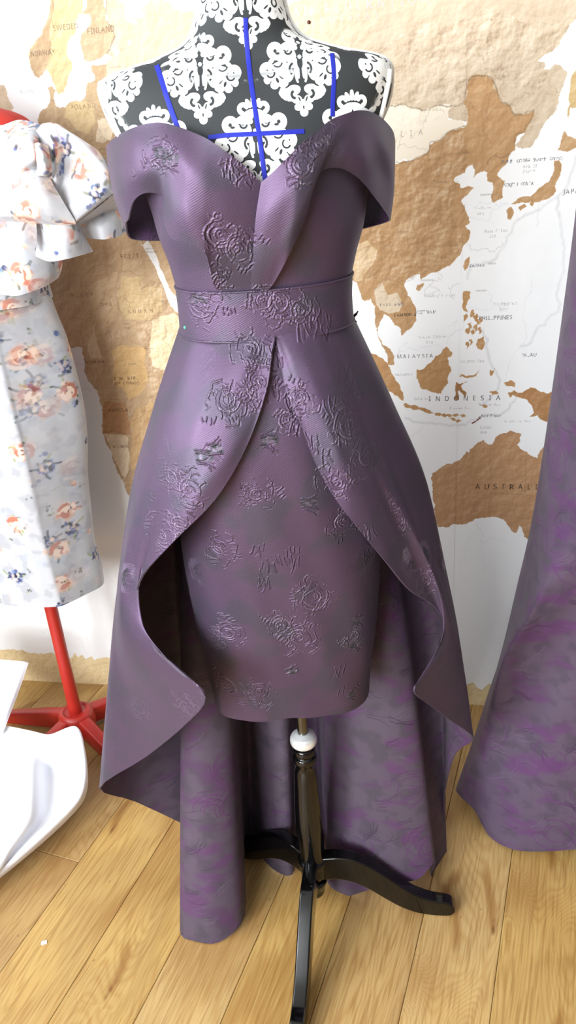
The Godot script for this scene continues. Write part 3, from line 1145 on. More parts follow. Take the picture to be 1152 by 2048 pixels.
func glyph(f: Font, ch: String) -> Array:
	var tm := TextMesh.new()
	tm.font = f
	tm.font_size = 64
	tm.pixel_size = 0.01
	tm.depth = 0.0
	tm.text = ch
	tm.horizontal_alignment = HORIZONTAL_ALIGNMENT_LEFT
	tm.vertical_alignment = VERTICAL_ALIGNMENT_BOTTOM
	var arr := tm.get_mesh_arrays()
	var v: PackedVector3Array = arr[Mesh.ARRAY_VERTEX]
	var idx := PackedInt32Array(range(v.size()))
	if arr[Mesh.ARRAY_INDEX] != null:
		idx = arr[Mesh.ARRAY_INDEX]
	return [v, idx]

func relief(w: int, h: int, freq: float, seed_: int, strength: float) -> Array:
	# printed hill shading: a lit veil and a shaded veil, drawn with the light from the upper left
	var n := noise_image(w, h, freq, 5, seed_)
	n.convert(Image.FORMAT_L8)
	var src := n.get_data()
	var lit := PackedByteArray()
	var dim := PackedByteArray()
	lit.resize(w * h * 4)
	dim.resize(w * h * 4)
	for y in h:
		for x in w:
			var d: int = src[y * w + x] - src[((y + 2) % h) * w + (x + 2) % w]
			var k := (y * w + x) * 4
			var s: int = clampi(int(absf(d) * strength), 0, 150)
			if d > 0:
				lit[k] = 255
				lit[k + 1] = 247
				lit[k + 2] = 232
				lit[k + 3] = s
			else:
				dim[k] = 96
				dim[k + 1] = 66
				dim[k + 2] = 42
				dim[k + 3] = int(s * 0.8)
	return [Image.create_from_data(w, h, false, Image.FORMAT_RGBA8, lit), Image.create_from_data(w, h, false, Image.FORMAT_RGBA8, dim)]

func build_map() -> void:
	var sea := Color(0.915, 0.912, 0.905)
	var im := canvas(MAP_PX, MAP_PX, sea)
	var mask := canvas(MAP_PX, MAP_PX, Color(0, 0, 0, 0))
	var hills := canvas(MAP_PX, MAP_PX, Color(0, 0, 0, 0))
	# sea floor: faint ridges and trenches
	var trench := brush(4.0, Color(0.70, 0.70, 0.73, 0.10), 0.1)
	var faint := brush(2.0, Color(0.72, 0.72, 0.75, 0.10), 0.1)
	border(im, [Vector2(0.2611,1.3104),Vector2(0.25,1.2589),Vector2(0.2333,1.2377),Vector2(0.2411,1.1965),Vector2(0.2506,1.1589),Vector2(0.2536,1.121),Vector2(0.2499,1.0825),Vector2(0.2525,1.0229),Vector2(0.2272,0.9933),Vector2(0.2126,0.9886),Vector2(0.2016,0.9577),Vector2(0.1797,0.9531)], trench)
	border(im, [Vector2(0.2333,1.2377),Vector2(0.2023,1.2169),Vector2(0.1747,1.2094),Vector2(0.1524,1.1828),Vector2(0.1394,1.1552),Vector2(0.1117,1.1229),Vector2(0.0774,1.1196),Vector2(0.0683,1.0904)], trench)
	border(im, [Vector2(0.0762,0.9932),Vector2(0.102,0.9871),Vector2(0.1138,0.9444),Vector2(0.1311,0.9008),Vector2(0.1425,0.8786),Vector2(0.1283,0.8455),Vector2(0.1027,0.8233)], trench)
	border(im, [Vector2(-0.0599,0.7967),Vector2(-0.0157,0.7844),Vector2(0.0393,0.7755),Vector2(0.0719,0.7775),Vector2(0.1037,0.7946),Vector2(0.1461,0.7998),Vector2(0.176,0.8334),Vector2(0.1855,0.85)], trench)
	border(im, [Vector2(0.1848,0.953),Vector2(0.161,0.9217),Vector2(0.1529,0.8783),Vector2(0.1558,0.8617)], faint)
	border(im, [Vector2(0.1966,1.0848),Vector2(0.1843,1.0456),Vector2(0.1817,1.0051),Vector2(0.1817,0.9531)], faint)
	border(im, [Vector2(0.0299,0.9947),Vector2(0.0501,1.0097),Vector2(0.0405,0.9785),Vector2(0.0253,0.9577)], faint)
	for i in 80:
		var p := Vector2(rng.randf_range(-1.5, 0.75), rng.randf_range(0.1, 1.9))
		border(im, [p, p + Vector2(rng.randf_range(-0.08, 0.08), rng.randf_range(-0.06, 0.06)), p + Vector2(rng.randf_range(-0.12, 0.12), rng.randf_range(-0.1, 0.1))], faint, 0.3)

	var europe := Color(0.765, 0.675, 0.53)
	var russia := Color(0.775, 0.70, 0.60)
	var china := Color(0.70, 0.55, 0.39)
	var africa := Color(0.74, 0.62, 0.49)
	# --- the north-west: Scandinavia, Finland, Russia, the Baltic shore
	land(im, mask, [Vector2(-0.7163,1.6964),Vector2(-0.7362,1.6379),Vector2(-0.7458,1.6182),Vector2(-0.7612,1.5961),Vector2(-0.7801,1.5834),Vector2(-0.7935,1.5717),Vector2(-0.7986,1.5592),Vector2(-0.7982,1.5418),Vector2(-0.793,1.5265),Vector2(-0.7855,1.5214),Vector2(-0.7756,1.5268),Vector2(-0.7658,1.5365),Vector2(-0.7606,1.5256),Vector2(-0.7537,1.5074),Vector2(-0.7489,1.4892),Vector2(-0.7373,1.4928),Vector2(-0.7271,1.5053),Vector2(-0.7204,1.5223),Vector2(-0.7113,1.5302),Vector2(-0.7087,1.543),Vector2(-0.7148,1.5495),Vector2(-0.7167,1.5608),Vector2(-0.7122,1.5775),Vector2(-0.7028,1.5876),Vector2(-0.6895,1.5965),Vector2(-0.6842,1.6126),Vector2(-0.6805,1.6205),Vector2(-0.6719,1.6222),Vector2(-0.6584,1.6907)], Color(0.80, 0.705, 0.53))
	land(im, mask, [Vector2(-0.7801,1.5834),Vector2(-0.7935,1.5717),Vector2(-0.7986,1.5592),Vector2(-0.7982,1.5418),Vector2(-0.793,1.5265),Vector2(-0.7855,1.5214),Vector2(-0.7756,1.5268),Vector2(-0.7658,1.5365),Vector2(-0.7572,1.5514),Vector2(-0.7454,1.5761),Vector2(-0.7469,1.5889),Vector2(-0.7365,1.6173),Vector2(-0.7133,1.6961),Vector2(-0.7163,1.6964),Vector2(-0.7362,1.6379),Vector2(-0.7458,1.6182),Vector2(-0.7612,1.5961)], Color(0.69, 0.585, 0.455))
	land(im, mask, [Vector2(-0.6584,1.6907),Vector2(-0.6719,1.6222),Vector2(-0.6589,1.6201),Vector2(-0.6553,1.6116),Vector2(-0.6603,1.6021),Vector2(-0.6724,1.5933),Vector2(-0.6827,1.5833),Vector2(-0.6851,1.5709),Vector2(-0.6834,1.558),Vector2(-0.6835,1.5469),Vector2(-0.6665,1.542),Vector2(-0.6555,1.5445),Vector2(-0.6354,1.5513),Vector2(-0.6111,1.577),Vector2(-0.6177,1.5983),Vector2(-0.6263,1.6073),Vector2(-0.6224,1.6233),Vector2(-0.6238,1.6873)], Color(0.735, 0.63, 0.505))
	land(im, mask, [Vector2(-0.6238,1.6873),Vector2(-0.6224,1.6233),Vector2(-0.6177,1.5983),Vector2(-0.6111,1.577),Vector2(-0.6354,1.5513),Vector2(-0.6257,1.5471),Vector2(-0.6246,1.5419),Vector2(-0.6395,1.5346),Vector2(-0.6442,1.5204),Vector2(-0.6444,1.5074),Vector2(-0.6397,1.4983),Vector2(-0.6198,1.4791),Vector2(-0.4465,1.3675),Vector2(-0.3052,1.3305),Vector2(-0.1649,1.3213),Vector2(-0.0192,1.3815),Vector2(0.0646,1.3796),Vector2(0.1185,1.4007),Vector2(0.1467,1.3777),Vector2(0.1802,1.3877),Vector2(0.1659,1.3578),Vector2(0.149,1.3352),Vector2(0.1632,1.3274),Vector2(0.1767,1.329),Vector2(0.185,1.3412),Vector2(0.1972,1.3615),Vector2(0.2136,1.3811),Vector2(0.2236,1.4008),Vector2(0.2256,1.4209),Vector2(0.2313,1.4365),Vector2(0.2347,1.4482),Vector2(0.2328,1.4499),Vector2(0.2283,1.4526),Vector2(0.2207,1.4611),Vector2(0.2119,1.4635),Vector2(0.2039,1.4547),Vector2(0.1933,1.4571),Vector2(0.1943,1.4673),Vector2(0.1873,1.4687),Vector2(0.1811,1.4708),Vector2(0.1852,1.4736),Vector2(0.2019,1.4823),Vector2(0.2217,1.5038),Vector2(0.2328,1.5233),Vector2(0.2424,1.53),Vector2(0.3049,1.5524),Vector2(0.3572,1.5906)], russia)
	land(im, null, [Vector2(-0.6057,1.6427),Vector2(-0.5883,1.6323),Vector2(-0.5834,1.6197),Vector2(-0.5874,1.6079),Vector2(-0.5807,1.5991),Vector2(-0.5694,1.594),Vector2(-0.5647,1.5977),Vector2(-0.5677,1.6045),Vector2(-0.5526,1.6039),Vector2(-0.5469,1.6082),Vector2(-0.5516,1.6168),Vector2(-0.5464,1.6243),Vector2(-0.5235,1.6302),Vector2(-0.5163,1.6255),Vector2(-0.5011,1.6752),Vector2(-0.5982,1.6848)], sea)
	land(im, mask, [Vector2(-0.5741,1.6083),Vector2(-0.569,1.6086),Vector2(-0.5677,1.6045),Vector2(-0.5729,1.6033)], russia)
	land(im, null, [Vector2(-0.6222,1.5612),Vector2(-0.6127,1.5621),Vector2(-0.606,1.5531),Vector2(-0.6126,1.5452),Vector2(-0.621,1.5501)], Color(0.90, 0.84, 0.72))
	land(im, null, [Vector2(-0.5885,1.5709),Vector2(-0.5817,1.5686),Vector2(-0.5801,1.5601),Vector2(-0.5869,1.5624)], Color(0.90, 0.84, 0.72))
	land(im, mask, [Vector2(-0.6712,1.5338),Vector2(-0.6395,1.5346),Vector2(-0.6421,1.5028),Vector2(-0.6371,1.4716),Vector2(-0.5726,1.3762),Vector2(-0.5658,1.2011),Vector2(-0.7737,1.3614),Vector2(-0.8053,1.4482),Vector2(-0.7903,1.4654),Vector2(-0.7785,1.469),Vector2(-0.7711,1.4775),Vector2(-0.7707,1.5043),Vector2(-0.7595,1.5061),Vector2(-0.7535,1.4985),Vector2(-0.7606,1.4857),Vector2(-0.7595,1.4703),Vector2(-0.7407,1.4661),Vector2(-0.7281,1.4742),Vector2(-0.7064,1.4743),Vector2(-0.6914,1.4847),Vector2(-0.6888,1.4978),Vector2(-0.684,1.5062),Vector2(-0.6674,1.5092),Vector2(-0.6658,1.5178),Vector2(-0.6718,1.5252)], Color(0.71, 0.61, 0.475))
	land(im, null, [Vector2(-0.7381,1.4678),Vector2(-0.6957,1.4735),Vector2(-0.6748,1.4701),Vector2(-0.6785,1.4388),Vector2(-0.6962,1.4145),Vector2(-0.7264,1.4286),Vector2(-0.7444,1.4483)], Color(0.785, 0.69, 0.52))
	land(im, null, [Vector2(-0.6753,1.4386),Vector2(-0.6585,1.4419),Vector2(-0.6415,1.416),Vector2(-0.653,1.4003),Vector2(-0.6857,1.4007)], Color(0.86, 0.79, 0.68))
	land(im, mask, [Vector2(-0.914,1.5292),Vector2(-0.8637,1.5162),Vector2(-0.8604,1.498),Vector2(-0.856,1.484),Vector2(-0.8516,1.4746),Vector2(-0.8641,1.46),Vector2(-0.9329,1.4577)], Color(0.80, 0.73, 0.62))
	# --- Africa and Arabia
	land(im, mask, [Vector2(-0.8802,1.1962),Vector2(-0.705,1.249),Vector2(-0.56,1.241),Vector2(-0.458,1.1753),Vector2(-0.4361,0.9601),Vector2(-0.5218,0.6162),Vector2(-0.6514,0.6087),Vector2(-0.6907,0.6085),Vector2(-0.7266,0.5903),Vector2(-0.7439,0.5902),Vector2(-0.7474,0.6012),Vector2(-0.7546,0.6218),Vector2(-0.762,0.6557),Vector2(-0.7679,0.6826),Vector2(-0.7712,0.7156),Vector2(-0.7834,0.7419),Vector2(-0.7878,0.7677),Vector2(-0.7868,0.7869),Vector2(-0.7782,0.8058),Vector2(-0.7735,0.8246),Vector2(-0.7779,0.8557),Vector2(-0.7911,0.8866),Vector2(-0.8042,0.9171),Vector2(-0.7997,0.9528),Vector2(-0.7988,0.9762),Vector2(-0.8303,0.9748),Vector2(-0.8368,0.9913),Vector2(-0.8562,1.0866)], africa)
	land(im, null, [Vector2(-0.8417,1.0971),Vector2(-0.6834,1.1445),Vector2(-0.6887,1.08),Vector2(-0.7303,1.0144),Vector2(-0.767,0.9811),Vector2(-0.7977,0.982),Vector2(-0.8291,0.9806),Vector2(-0.8586,1.0755)], Color(0.783, 0.664, 0.524), 0.06)
	land(im, null, [Vector2(-0.6765,1.1303),Vector2(-0.6277,1.1303),Vector2(-0.6349,1.0995),Vector2(-0.6136,1.1094),Vector2(-0.5857,1.1029),Vector2(-0.5931,1.0522),Vector2(-0.6253,1.0334),Vector2(-0.6844,1.0355),Vector2(-0.6934,1.0802)], Color(0.794, 0.680, 0.513), 0.08)
	land(im, null, [Vector2(-0.73,0.9684),Vector2(-0.7061,0.9793),Vector2(-0.6443,0.9729),Vector2(-0.649,0.8957),Vector2(-0.6768,0.8601),Vector2(-0.7061,0.8483),Vector2(-0.712,0.8729),Vector2(-0.74,0.8916)], Color(0.815, 0.670, 0.470), 0.1)
	land(im, null, [Vector2(-0.769,0.8494),Vector2(-0.7172,0.8424),Vector2(-0.7152,0.7632),Vector2(-0.7854,0.7664)], Color(0.707, 0.540, 0.389), 0.08)
	land(im, null, [Vector2(-0.7854,0.7664),Vector2(-0.731,0.7608),Vector2(-0.7231,0.7543),Vector2(-0.7349,0.6759),Vector2(-0.7473,0.649),Vector2(-0.7576,0.6584),Vector2(-0.7667,0.6892),Vector2(-0.7735,0.7248)], Color(0.864, 0.783, 0.670), 0.08)
	land(im, null, [Vector2(-0.7567,1.0357),Vector2(-0.7569,0.9692),Vector2(-0.7528,0.9515),Vector2(-0.7848,0.9524),Vector2(-0.7842,0.9816)], Color(0.842, 0.756, 0.626), 0.08)
	land(im, null, [Vector2(-0.6195,1.0332),Vector2(-0.5704,1.048),Vector2(-0.5495,1.0307),Vector2(-0.5762,0.964),Vector2(-0.6066,0.9184),Vector2(-0.6351,0.9308),Vector2(-0.634,0.9772)], Color(0.886, 0.799, 0.648), 0.1)
	land(im, null, [Vector2(-0.7094,0.7987),Vector2(-0.654,0.8475),Vector2(-0.6223,0.8101),Vector2(-0.6408,0.6824),Vector2(-0.7297,0.6759)], Color(0.799, 0.653, 0.475), 0.1)
	land(im, null, [Vector2(-0.6236,1.2061),Vector2(-0.6192,1.1915),Vector2(-0.6037,1.203),Vector2(-0.6002,1.1967),Vector2(-0.5919,1.1768),Vector2(-0.5852,1.1452),Vector2(-0.5769,1.1238),Vector2(-0.5709,1.1022),Vector2(-0.5594,1.0857),Vector2(-0.5357,1.0739),Vector2(-0.5417,1.0283),Vector2(-0.5642,1.0511),Vector2(-0.5754,1.0701),Vector2(-0.5808,1.0973),Vector2(-0.5906,1.1244),Vector2(-0.6007,1.1564),Vector2(-0.6137,1.183)], sea, 0.07)
	# --- Asia
	land(im, mask, [Vector2(-0.2145,1.3245),Vector2(-0.0962,1.3167),Vector2(-0.0095,1.3462),Vector2(0.0574,1.3742),Vector2(0.0605,1.3925),Vector2(0.0498,1.4142),Vector2(0.0597,1.4504),Vector2(0.0668,1.4563),Vector2(0.091,1.4559),Vector2(0.103,1.4469),Vector2(0.1129,1.4258),Vector2(0.1208,1.4088),Vector2(0.1365,1.4018),Vector2(0.1463,1.3861),Vector2(0.1598,1.3851),Vector2(0.18,1.3919),Vector2(0.1765,1.3755),Vector2(0.1661,1.3553),Vector2(0.1502,1.3479),Vector2(0.1495,1.3266),Vector2(0.1406,1.3203),Vector2(0.1368,1.3058),Vector2(0.1234,1.2935),Vector2(0.1182,1.285),Vector2(0.126,1.2782),Vector2(0.1337,1.2733),Vector2(0.1312,1.2663),Vector2(0.13,1.2529),Vector2(0.1314,1.2438),Vector2(0.1212,1.2399),Vector2(0.1119,1.2359),Vector2(0.1086,1.2452),Vector2(0.1118,1.2585),Vector2(0.1103,1.2721),Vector2(0.1008,1.2754),Vector2(0.0985,1.2862),Vector2(0.1002,1.2905),Vector2(0.0935,1.2936),Vector2(0.0814,1.29),Vector2(0.0723,1.2808),Vector2(0.0765,1.2965),Vector2(0.0715,1.3057),Vector2(0.0622,1.3036),Vector2(0.0577,1.2933),Vector2(0.0483,1.2894),Vector2(0.0389,1.2856),Vector2(0.0372,1.2794),Vector2(0.0488,1.2733),Vector2(0.0509,1.265),Vector2(0.0632,1.2688),Vector2(0.0757,1.2644),Vector2(0.0682,1.2585),Vector2(0.0589,1.25),Vector2(0.0515,1.2413),Vector2(0.0595,1.2298),Vector2(0.0647,1.2156),Vector2(0.0699,1.2013),Vector2(0.0604,1.1952),Vector2(0.0704,1.1853),Vector2(0.068,1.1683),Vector2(0.0566,1.1545),Vector2(0.052,1.1403),Vector2(0.0375,1.1264),Vector2(0.0226,1.1172),Vector2(0.0026,1.1082),Vector2(-0.0125,1.1039),Vector2(-0.0226,1.0994),Vector2(-0.0257,1.0945),Vector2(-0.0277,1.1066),Vector2(-0.04,1.1052),Vector2(-0.0533,1.0977),Vector2(-0.0605,1.0859),Vector2(-0.0534,1.0652),Vector2(-0.0431,1.0494),Vector2(-0.0358,1.0336),Vector2(-0.0348,1.0127),Vector2(-0.0431,1.0003),Vector2(-0.0537,0.9922),Vector2(-0.0664,0.9798),Vector2(-0.0674,0.9937),Vector2(-0.08,1.0037),Vector2(-0.0893,1.0188),Vector2(-0.1029,1.0277),Vector2(-0.1117,1.0112),Vector2(-0.1173,0.9986),Vector2(-0.1124,0.9758),Vector2(-0.1062,0.9616),Vector2(-0.0902,0.9524),Vector2(-0.0828,0.938),Vector2(-0.0831,0.917),Vector2(-0.096,0.9195),Vector2(-0.1094,0.9617),Vector2(-0.1183,0.9986),Vector2(-0.121,1.0231),Vector2(-0.1216,1.0452),Vector2(-0.1297,1.0611),Vector2(-0.1435,1.0564),Vector2(-0.1515,1.0733),Vector2(-0.1582,1.0952),Vector2(-0.1724,1.109),Vector2(-0.2764,1.1462),Vector2(-0.3102,1.2655)], china)
	land(im, null, [Vector2(-0.2106,1.4042),Vector2(-0.1421,1.4205),Vector2(-0.0851,1.4187),Vector2(-0.0615,1.4203),Vector2(-0.0474,1.4133),Vector2(-0.024,1.4056),Vector2(-0.0054,1.4101),Vector2(0.0085,1.4132),Vector2(0.0288,1.4117),Vector2(0.0235,1.3995),Vector2(0.0228,1.3886),Vector2(0.0386,1.3857),Vector2(0.0478,1.385),Vector2(0.0574,1.3742),Vector2(0.0417,1.3702),Vector2(0.0278,1.3678),Vector2(0.0093,1.3536),Vector2(-0.0095,1.3506),Vector2(-0.0113,1.3376),Vector2(-0.0189,1.3311),Vector2(-0.038,1.3236),Vector2(-0.0767,1.3199),Vector2(-0.1649,1.3213),Vector2(-0.2132,1.3515)], Color(0.885, 0.84, 0.765))
	land(im, null, [Vector2(-0.1702,1.1708),Vector2(-0.134,1.1788),Vector2(-0.114,1.1582),Vector2(-0.1302,1.1243),Vector2(-0.1465,1.0998),Vector2(-0.1582,1.0952),Vector2(-0.1703,1.1089)], Color(0.80, 0.685, 0.53), 0.1)
	land(im, null, [Vector2(-0.123,1.0783),Vector2(-0.1049,1.0929),Vector2(-0.095,1.0669),Vector2(-0.0741,1.0712),Vector2(-0.0639,1.0451),Vector2(-0.0692,1.0328),Vector2(-0.0924,1.0273),Vector2(-0.1112,1.0364),Vector2(-0.1193,1.0524)], Color(0.815, 0.735, 0.63), 0.12)
	land(im, mask, [Vector2(0.242,1.4436),Vector2(0.2491,1.4509),Vector2(0.2912,1.4396),Vector2(0.2963,1.3871),Vector2(0.2437,1.3911),Vector2(0.2415,1.3748),Vector2(0.2399,1.3832),Vector2(0.2394,1.4118),Vector2(0.2404,1.4318)], Color(0.78, 0.67, 0.48))
	land(im, mask, [Vector2(0.2362,1.3528),Vector2(0.2431,1.3439),Vector2(0.2587,1.3377),Vector2(0.2846,1.3258),Vector2(0.2453,1.3174),Vector2(0.227,1.3213),Vector2(0.2309,1.3295)], Color(0.72, 0.58, 0.42))
	land(im, mask, [Vector2(0.2221,1.3027),Vector2(0.231,1.3038),Vector2(0.2366,1.2905),Vector2(0.2349,1.2775),Vector2(0.2285,1.2647),Vector2(0.2297,1.2495),Vector2(0.2194,1.2385),Vector2(0.2058,1.2348),Vector2(0.1902,1.2313),Vector2(0.1879,1.2241),Vector2(0.183,1.2271),Vector2(0.1844,1.2343),Vector2(0.1686,1.2325),Vector2(0.1546,1.2306),Vector2(0.1471,1.2311),Vector2(0.1634,1.2419),Vector2(0.182,1.2426),Vector2(0.1909,1.2492),Vector2(0.1996,1.2576),Vector2(0.2129,1.2657),Vector2(0.2211,1.2784),Vector2(0.2229,1.2913)], china)
	land(im, mask, [Vector2(0.1391,1.2206),Vector2(0.1473,1.2265),Vector2(0.1536,1.2151),Vector2(0.1486,1.2016),Vector2(0.1418,1.2047)], china)
	land(im, mask, [Vector2(0.1607,1.2239),Vector2(0.1735,1.2295),Vector2(0.1766,1.2248),Vector2(0.1648,1.2173)], china)
	land(im, mask, [Vector2(0.0661,1.1338),Vector2(0.0709,1.1374),Vector2(0.0694,1.12),Vector2(0.0628,1.1095),Vector2(0.0586,1.1175)], Color(0.72, 0.56, 0.39))
	land(im, mask, [Vector2(-0.0328,1.0847),Vector2(-0.0205,1.0892),Vector2(-0.0195,1.0842),Vector2(-0.0297,1.0724),Vector2(-0.0359,1.0768)], china)
	# --- the islands of the south
	var isle := Color(0.70, 0.535, 0.36)
	land(im, mask, [Vector2(0.0609,1.0687),Vector2(0.074,1.0682),Vector2(0.0743,1.055),Vector2(0.0686,1.0451),Vector2(0.0679,1.0318),Vector2(0.0712,1.0245),Vector2(0.063,1.0279),Vector2(0.0586,1.0404),Vector2(0.0603,1.0505)], isle)
	land(im, mask, [Vector2(0.0924,0.9684),Vector2(0.1055,0.9744),Vector2(0.1081,0.9605),Vector2(0.1015,0.9448),Vector2(0.0931,0.9482),Vector2(0.0897,0.9579)], isle)
	for p in [Vector2(0.0653,1.0154),Vector2(0.0804,1.0231),Vector2(0.0867,1.0157),Vector2(0.075,0.9984),Vector2(0.0816,0.9835),Vector2(0.0864,0.9928),Vector2(0.0912,1.0031),Vector2(0.0971,1.0081),Vector2(0.0723,0.9881),Vector2(0.0958,0.9873),Vector2(0.0781,0.9646),Vector2(0.0711,0.9563)]:
		land(im, mask, [p + Vector2(-0.004, 0.003), p + Vector2(0.003, 0.007), p + Vector2(0.005, -0.002), p + Vector2(-0.001, -0.009)], isle, 0.3)
	land(im, mask, [Vector2(-0.0346,0.9069),Vector2(-0.0293,0.9046),Vector2(-0.0164,0.9098),Vector2(-0.0037,0.9205),Vector2(0.0046,0.9345),Vector2(0.0151,0.9386),Vector2(0.0202,0.9471),Vector2(0.0275,0.9544),Vector2(0.0338,0.9499),Vector2(0.0413,0.9411),Vector2(0.0383,0.9336),Vector2(0.031,0.9305),Vector2(0.0334,0.9141),Vector2(0.04,0.9007),Vector2(0.0338,0.892),Vector2(0.0341,0.8753),Vector2(0.0247,0.8643),Vector2(0.0185,0.8509),Vector2(0.0055,0.8534),Vector2(-0.0053,0.857),Vector2(-0.0216,0.8618),Vector2(-0.0292,0.8767),Vector2(-0.0346,0.888)], isle)
	land(im, mask, [Vector2(-0.1346,0.946),Vector2(-0.1024,0.9264),Vector2(-0.0866,0.897),Vector2(-0.0705,0.8719),Vector2(-0.064,0.8547),Vector2(-0.0641,0.8352),Vector2(-0.0761,0.8469),Vector2(-0.1087,0.8783)], isle)
	land(im, mask, [Vector2(-0.0631,0.8282),Vector2(-0.0576,0.8316),Vector2(-0.0433,0.8256),Vector2(-0.0214,0.8195),Vector2(-0.0049,0.8134),Vector2(0.0039,0.8063),Vector2(-0.0158,0.8089),Vector2(-0.0378,0.8139),Vector2(-0.0576,0.82)], isle)
	for p in [Vector2(0.0126,0.8039),Vector2(0.0257,0.8014),Vector2(0.0366,0.8001),Vector2(0.0518,0.801),Vector2(0.0659,0.7997),Vector2(0.0444,0.7918),Vector2(0.0554,0.787),Vector2(0.1113,0.8209),Vector2(0.1281,0.8499),Vector2(0.1333,0.851)]:
		land(im, mask, [p + Vector2(-0.008, 0.002), p + Vector2(0.002, 0.004), p + Vector2(0.008, -0.001), p + Vector2(0, -0.004)], isle, 0.25)
	land(im, mask, [Vector2(0.0858,0.7832),Vector2(0.1035,0.798),Vector2(0.1059,0.7934),Vector2(0.0933,0.7831),Vector2(0.087,0.7797)], Color(0.45, 0.29, 0.24))
	land(im, mask, [Vector2(0.0501,0.8772),Vector2(0.0566,0.8715),Vector2(0.0692,0.8746),Vector2(0.0744,0.8778),Vector2(0.0609,0.8669),Vector2(0.0644,0.8579),Vector2(0.073,0.8521),Vector2(0.0701,0.8409),Vector2(0.0613,0.8523),Vector2(0.0558,0.8581),Vector2(0.0574,0.8354),Vector2(0.0467,0.8379),Vector2(0.0484,0.8582)], Color(0.62, 0.45, 0.29))
	land(im, mask, [Vector2(0.0552,0.886),Vector2(0.0603,0.8936),Vector2(0.0793,0.891),Vector2(0.0969,0.8961),Vector2(0.0978,0.9015),Vector2(0.092,0.8885),Vector2(0.0794,0.8855),Vector2(0.0635,0.8891)], isle)
	land(im, mask, [Vector2(0.1206,0.9032),Vector2(0.126,0.8987),Vector2(0.1309,0.9062),Vector2(0.1273,0.8921),Vector2(0.1223,0.8878)], isle)
	land(im, mask, [Vector2(0.1511,0.8729),Vector2(0.1633,0.8781),Vector2(0.1739,0.8724),Vector2(0.1745,0.8613),Vector2(0.1587,0.865)], isle)
	land(im, mask, [Vector2(0.1595,0.8505),Vector2(0.1727,0.8558),Vector2(0.1803,0.8501),Vector2(0.1907,0.8499),Vector2(0.2056,0.8607),Vector2(0.2267,0.8514),Vector2(0.2425,0.8467),Vector2(0.3303,0.8308),Vector2(0.3355,0.7746),Vector2(0.2352,0.7872),Vector2(0.2251,0.7987),Vector2(0.2074,0.7967),Vector2(0.2174,0.8045),Vector2(0.2135,0.8159),Vector2(0.2021,0.8329),Vector2(0.1861,0.8388),Vector2(0.1702,0.8447),Vector2(0.1653,0.8392)], Color(0.66, 0.49, 0.32))
	land(im, mask, [Vector2(0.002,0.6632),Vector2(0.0243,0.6793),Vector2(0.0466,0.6854),Vector2(0.0631,0.694),Vector2(0.0738,0.7085),Vector2(0.0758,0.7157),Vector2(0.0825,0.7121),Vector2(0.0844,0.7205),Vector2(0.0951,0.73),Vector2(0.1003,0.736),Vector2(0.1142,0.7418),Vector2(0.1222,0.7323),Vector2(0.133,0.7322),Vector2(0.1378,0.7475),Vector2(0.1481,0.7557),Vector2(0.1609,0.7579),Vector2(0.1691,0.7648),Vector2(0.18,0.7601),Vector2(0.194,0.7553),Vector2(0.1916,0.7413),Vector2(0.1859,0.7295),Vector2(0.1983,0.7176),Vector2(0.2151,0.7056),Vector2(0.2316,0.6984),Vector2(0.2455,0.7291),Vector2(0.3387,0.7402),Vector2(0.3637,0.4686),Vector2(0.2399,0.4858),Vector2(0.2213,0.496),Vector2(0.2142,0.5012),Vector2(0.2098,0.5182),Vector2(0.2013,0.5298),Vector2(0.1957,0.5101),Vector2(0.184,0.5177),Vector2(0.1717,0.5384),Vector2(0.1577,0.5486),Vector2(0.1406,0.5523),Vector2(0.118,0.5494),Vector2(0.1022,0.5479),Vector2(0.0956,0.54),Vector2(0.0843,0.5346),Vector2(0.0671,0.5317),Vector2(0.051,0.5315),Vector2(0.0384,0.5233),Vector2(0.0174,0.523),Vector2(0.0114,0.5415),Vector2(0.0086,0.5806),Vector2(0.0037,0.6064),Vector2(0.0012,0.6318),Vector2(-0.0013,0.6507)], Color(0.70, 0.535, 0.385))
	# --- Antarctica along the foot of the wall
	land(im, mask, [Vector2(-1.5492,0.1144),Vector2(-1.2262,0.106),Vector2(-1.1334,0.0985),Vector2(-1.0118,0.0876),Vector2(-1.001,0.0952),Vector2(-0.9905,0.1096),Vector2(-0.9863,0.0925),Vector2(-0.9707,0.102),Vector2(-0.9645,0.0868),Vector2(-0.9437,0.1),Vector2(-0.936,0.0849),Vector2(-0.8956,0.0992),Vector2(-0.7704,0.0906),Vector2(-0.4841,0.0764),Vector2(-0.2094,0.0728),Vector2(0.053,0.0693),Vector2(0.104,0.0693),Vector2(0.1115,0.073),Vector2(0.1195,0.0606),Vector2(0.13,0.0515),Vector2(0.1376,0.0504),Vector2(0.1446,0.0654),Vector2(0.1519,0.0723),Vector2(0.1623,0.0649),Vector2(0.3776,0.0565),Vector2(0.5782,-0.2198),Vector2(-1.8759,-0.3291)], Color(0.86, 0.77, 0.59))

	# --- printed hills where the land is mountainous, then a fainter relief everywhere
	for r in [[Vector2(-0.2138,1.53),Vector2(-0.0652,1.5408),Vector2(0.0766,1.5588),Vector2(0.2419,1.536),Vector2(0.2108,1.4776),Vector2(0.1718,1.4089),Vector2(0.0802,1.4568),Vector2(0.0545,1.4097),Vector2(-0.0851,1.4162),Vector2(-0.2213,1.3875)], [Vector2(-0.2245,1.3252),Vector2(-0.0767,1.3155),Vector2(-0.0094,1.3375),Vector2(0.0557,1.3675),Vector2(0.0621,1.3063),Vector2(0.0305,1.2268),Vector2(0.0617,1.1495),Vector2(-0.0379,1.095),Vector2(-0.1204,1.0986),Vector2(-0.2341,1.1442)], [Vector2(-0.612,1.12),Vector2(-0.5322,1.0738),Vector2(-0.5558,0.8937),Vector2(-0.6793,0.6825),Vector2(-0.6989,0.7219),Vector2(-0.6465,0.8956)]]:
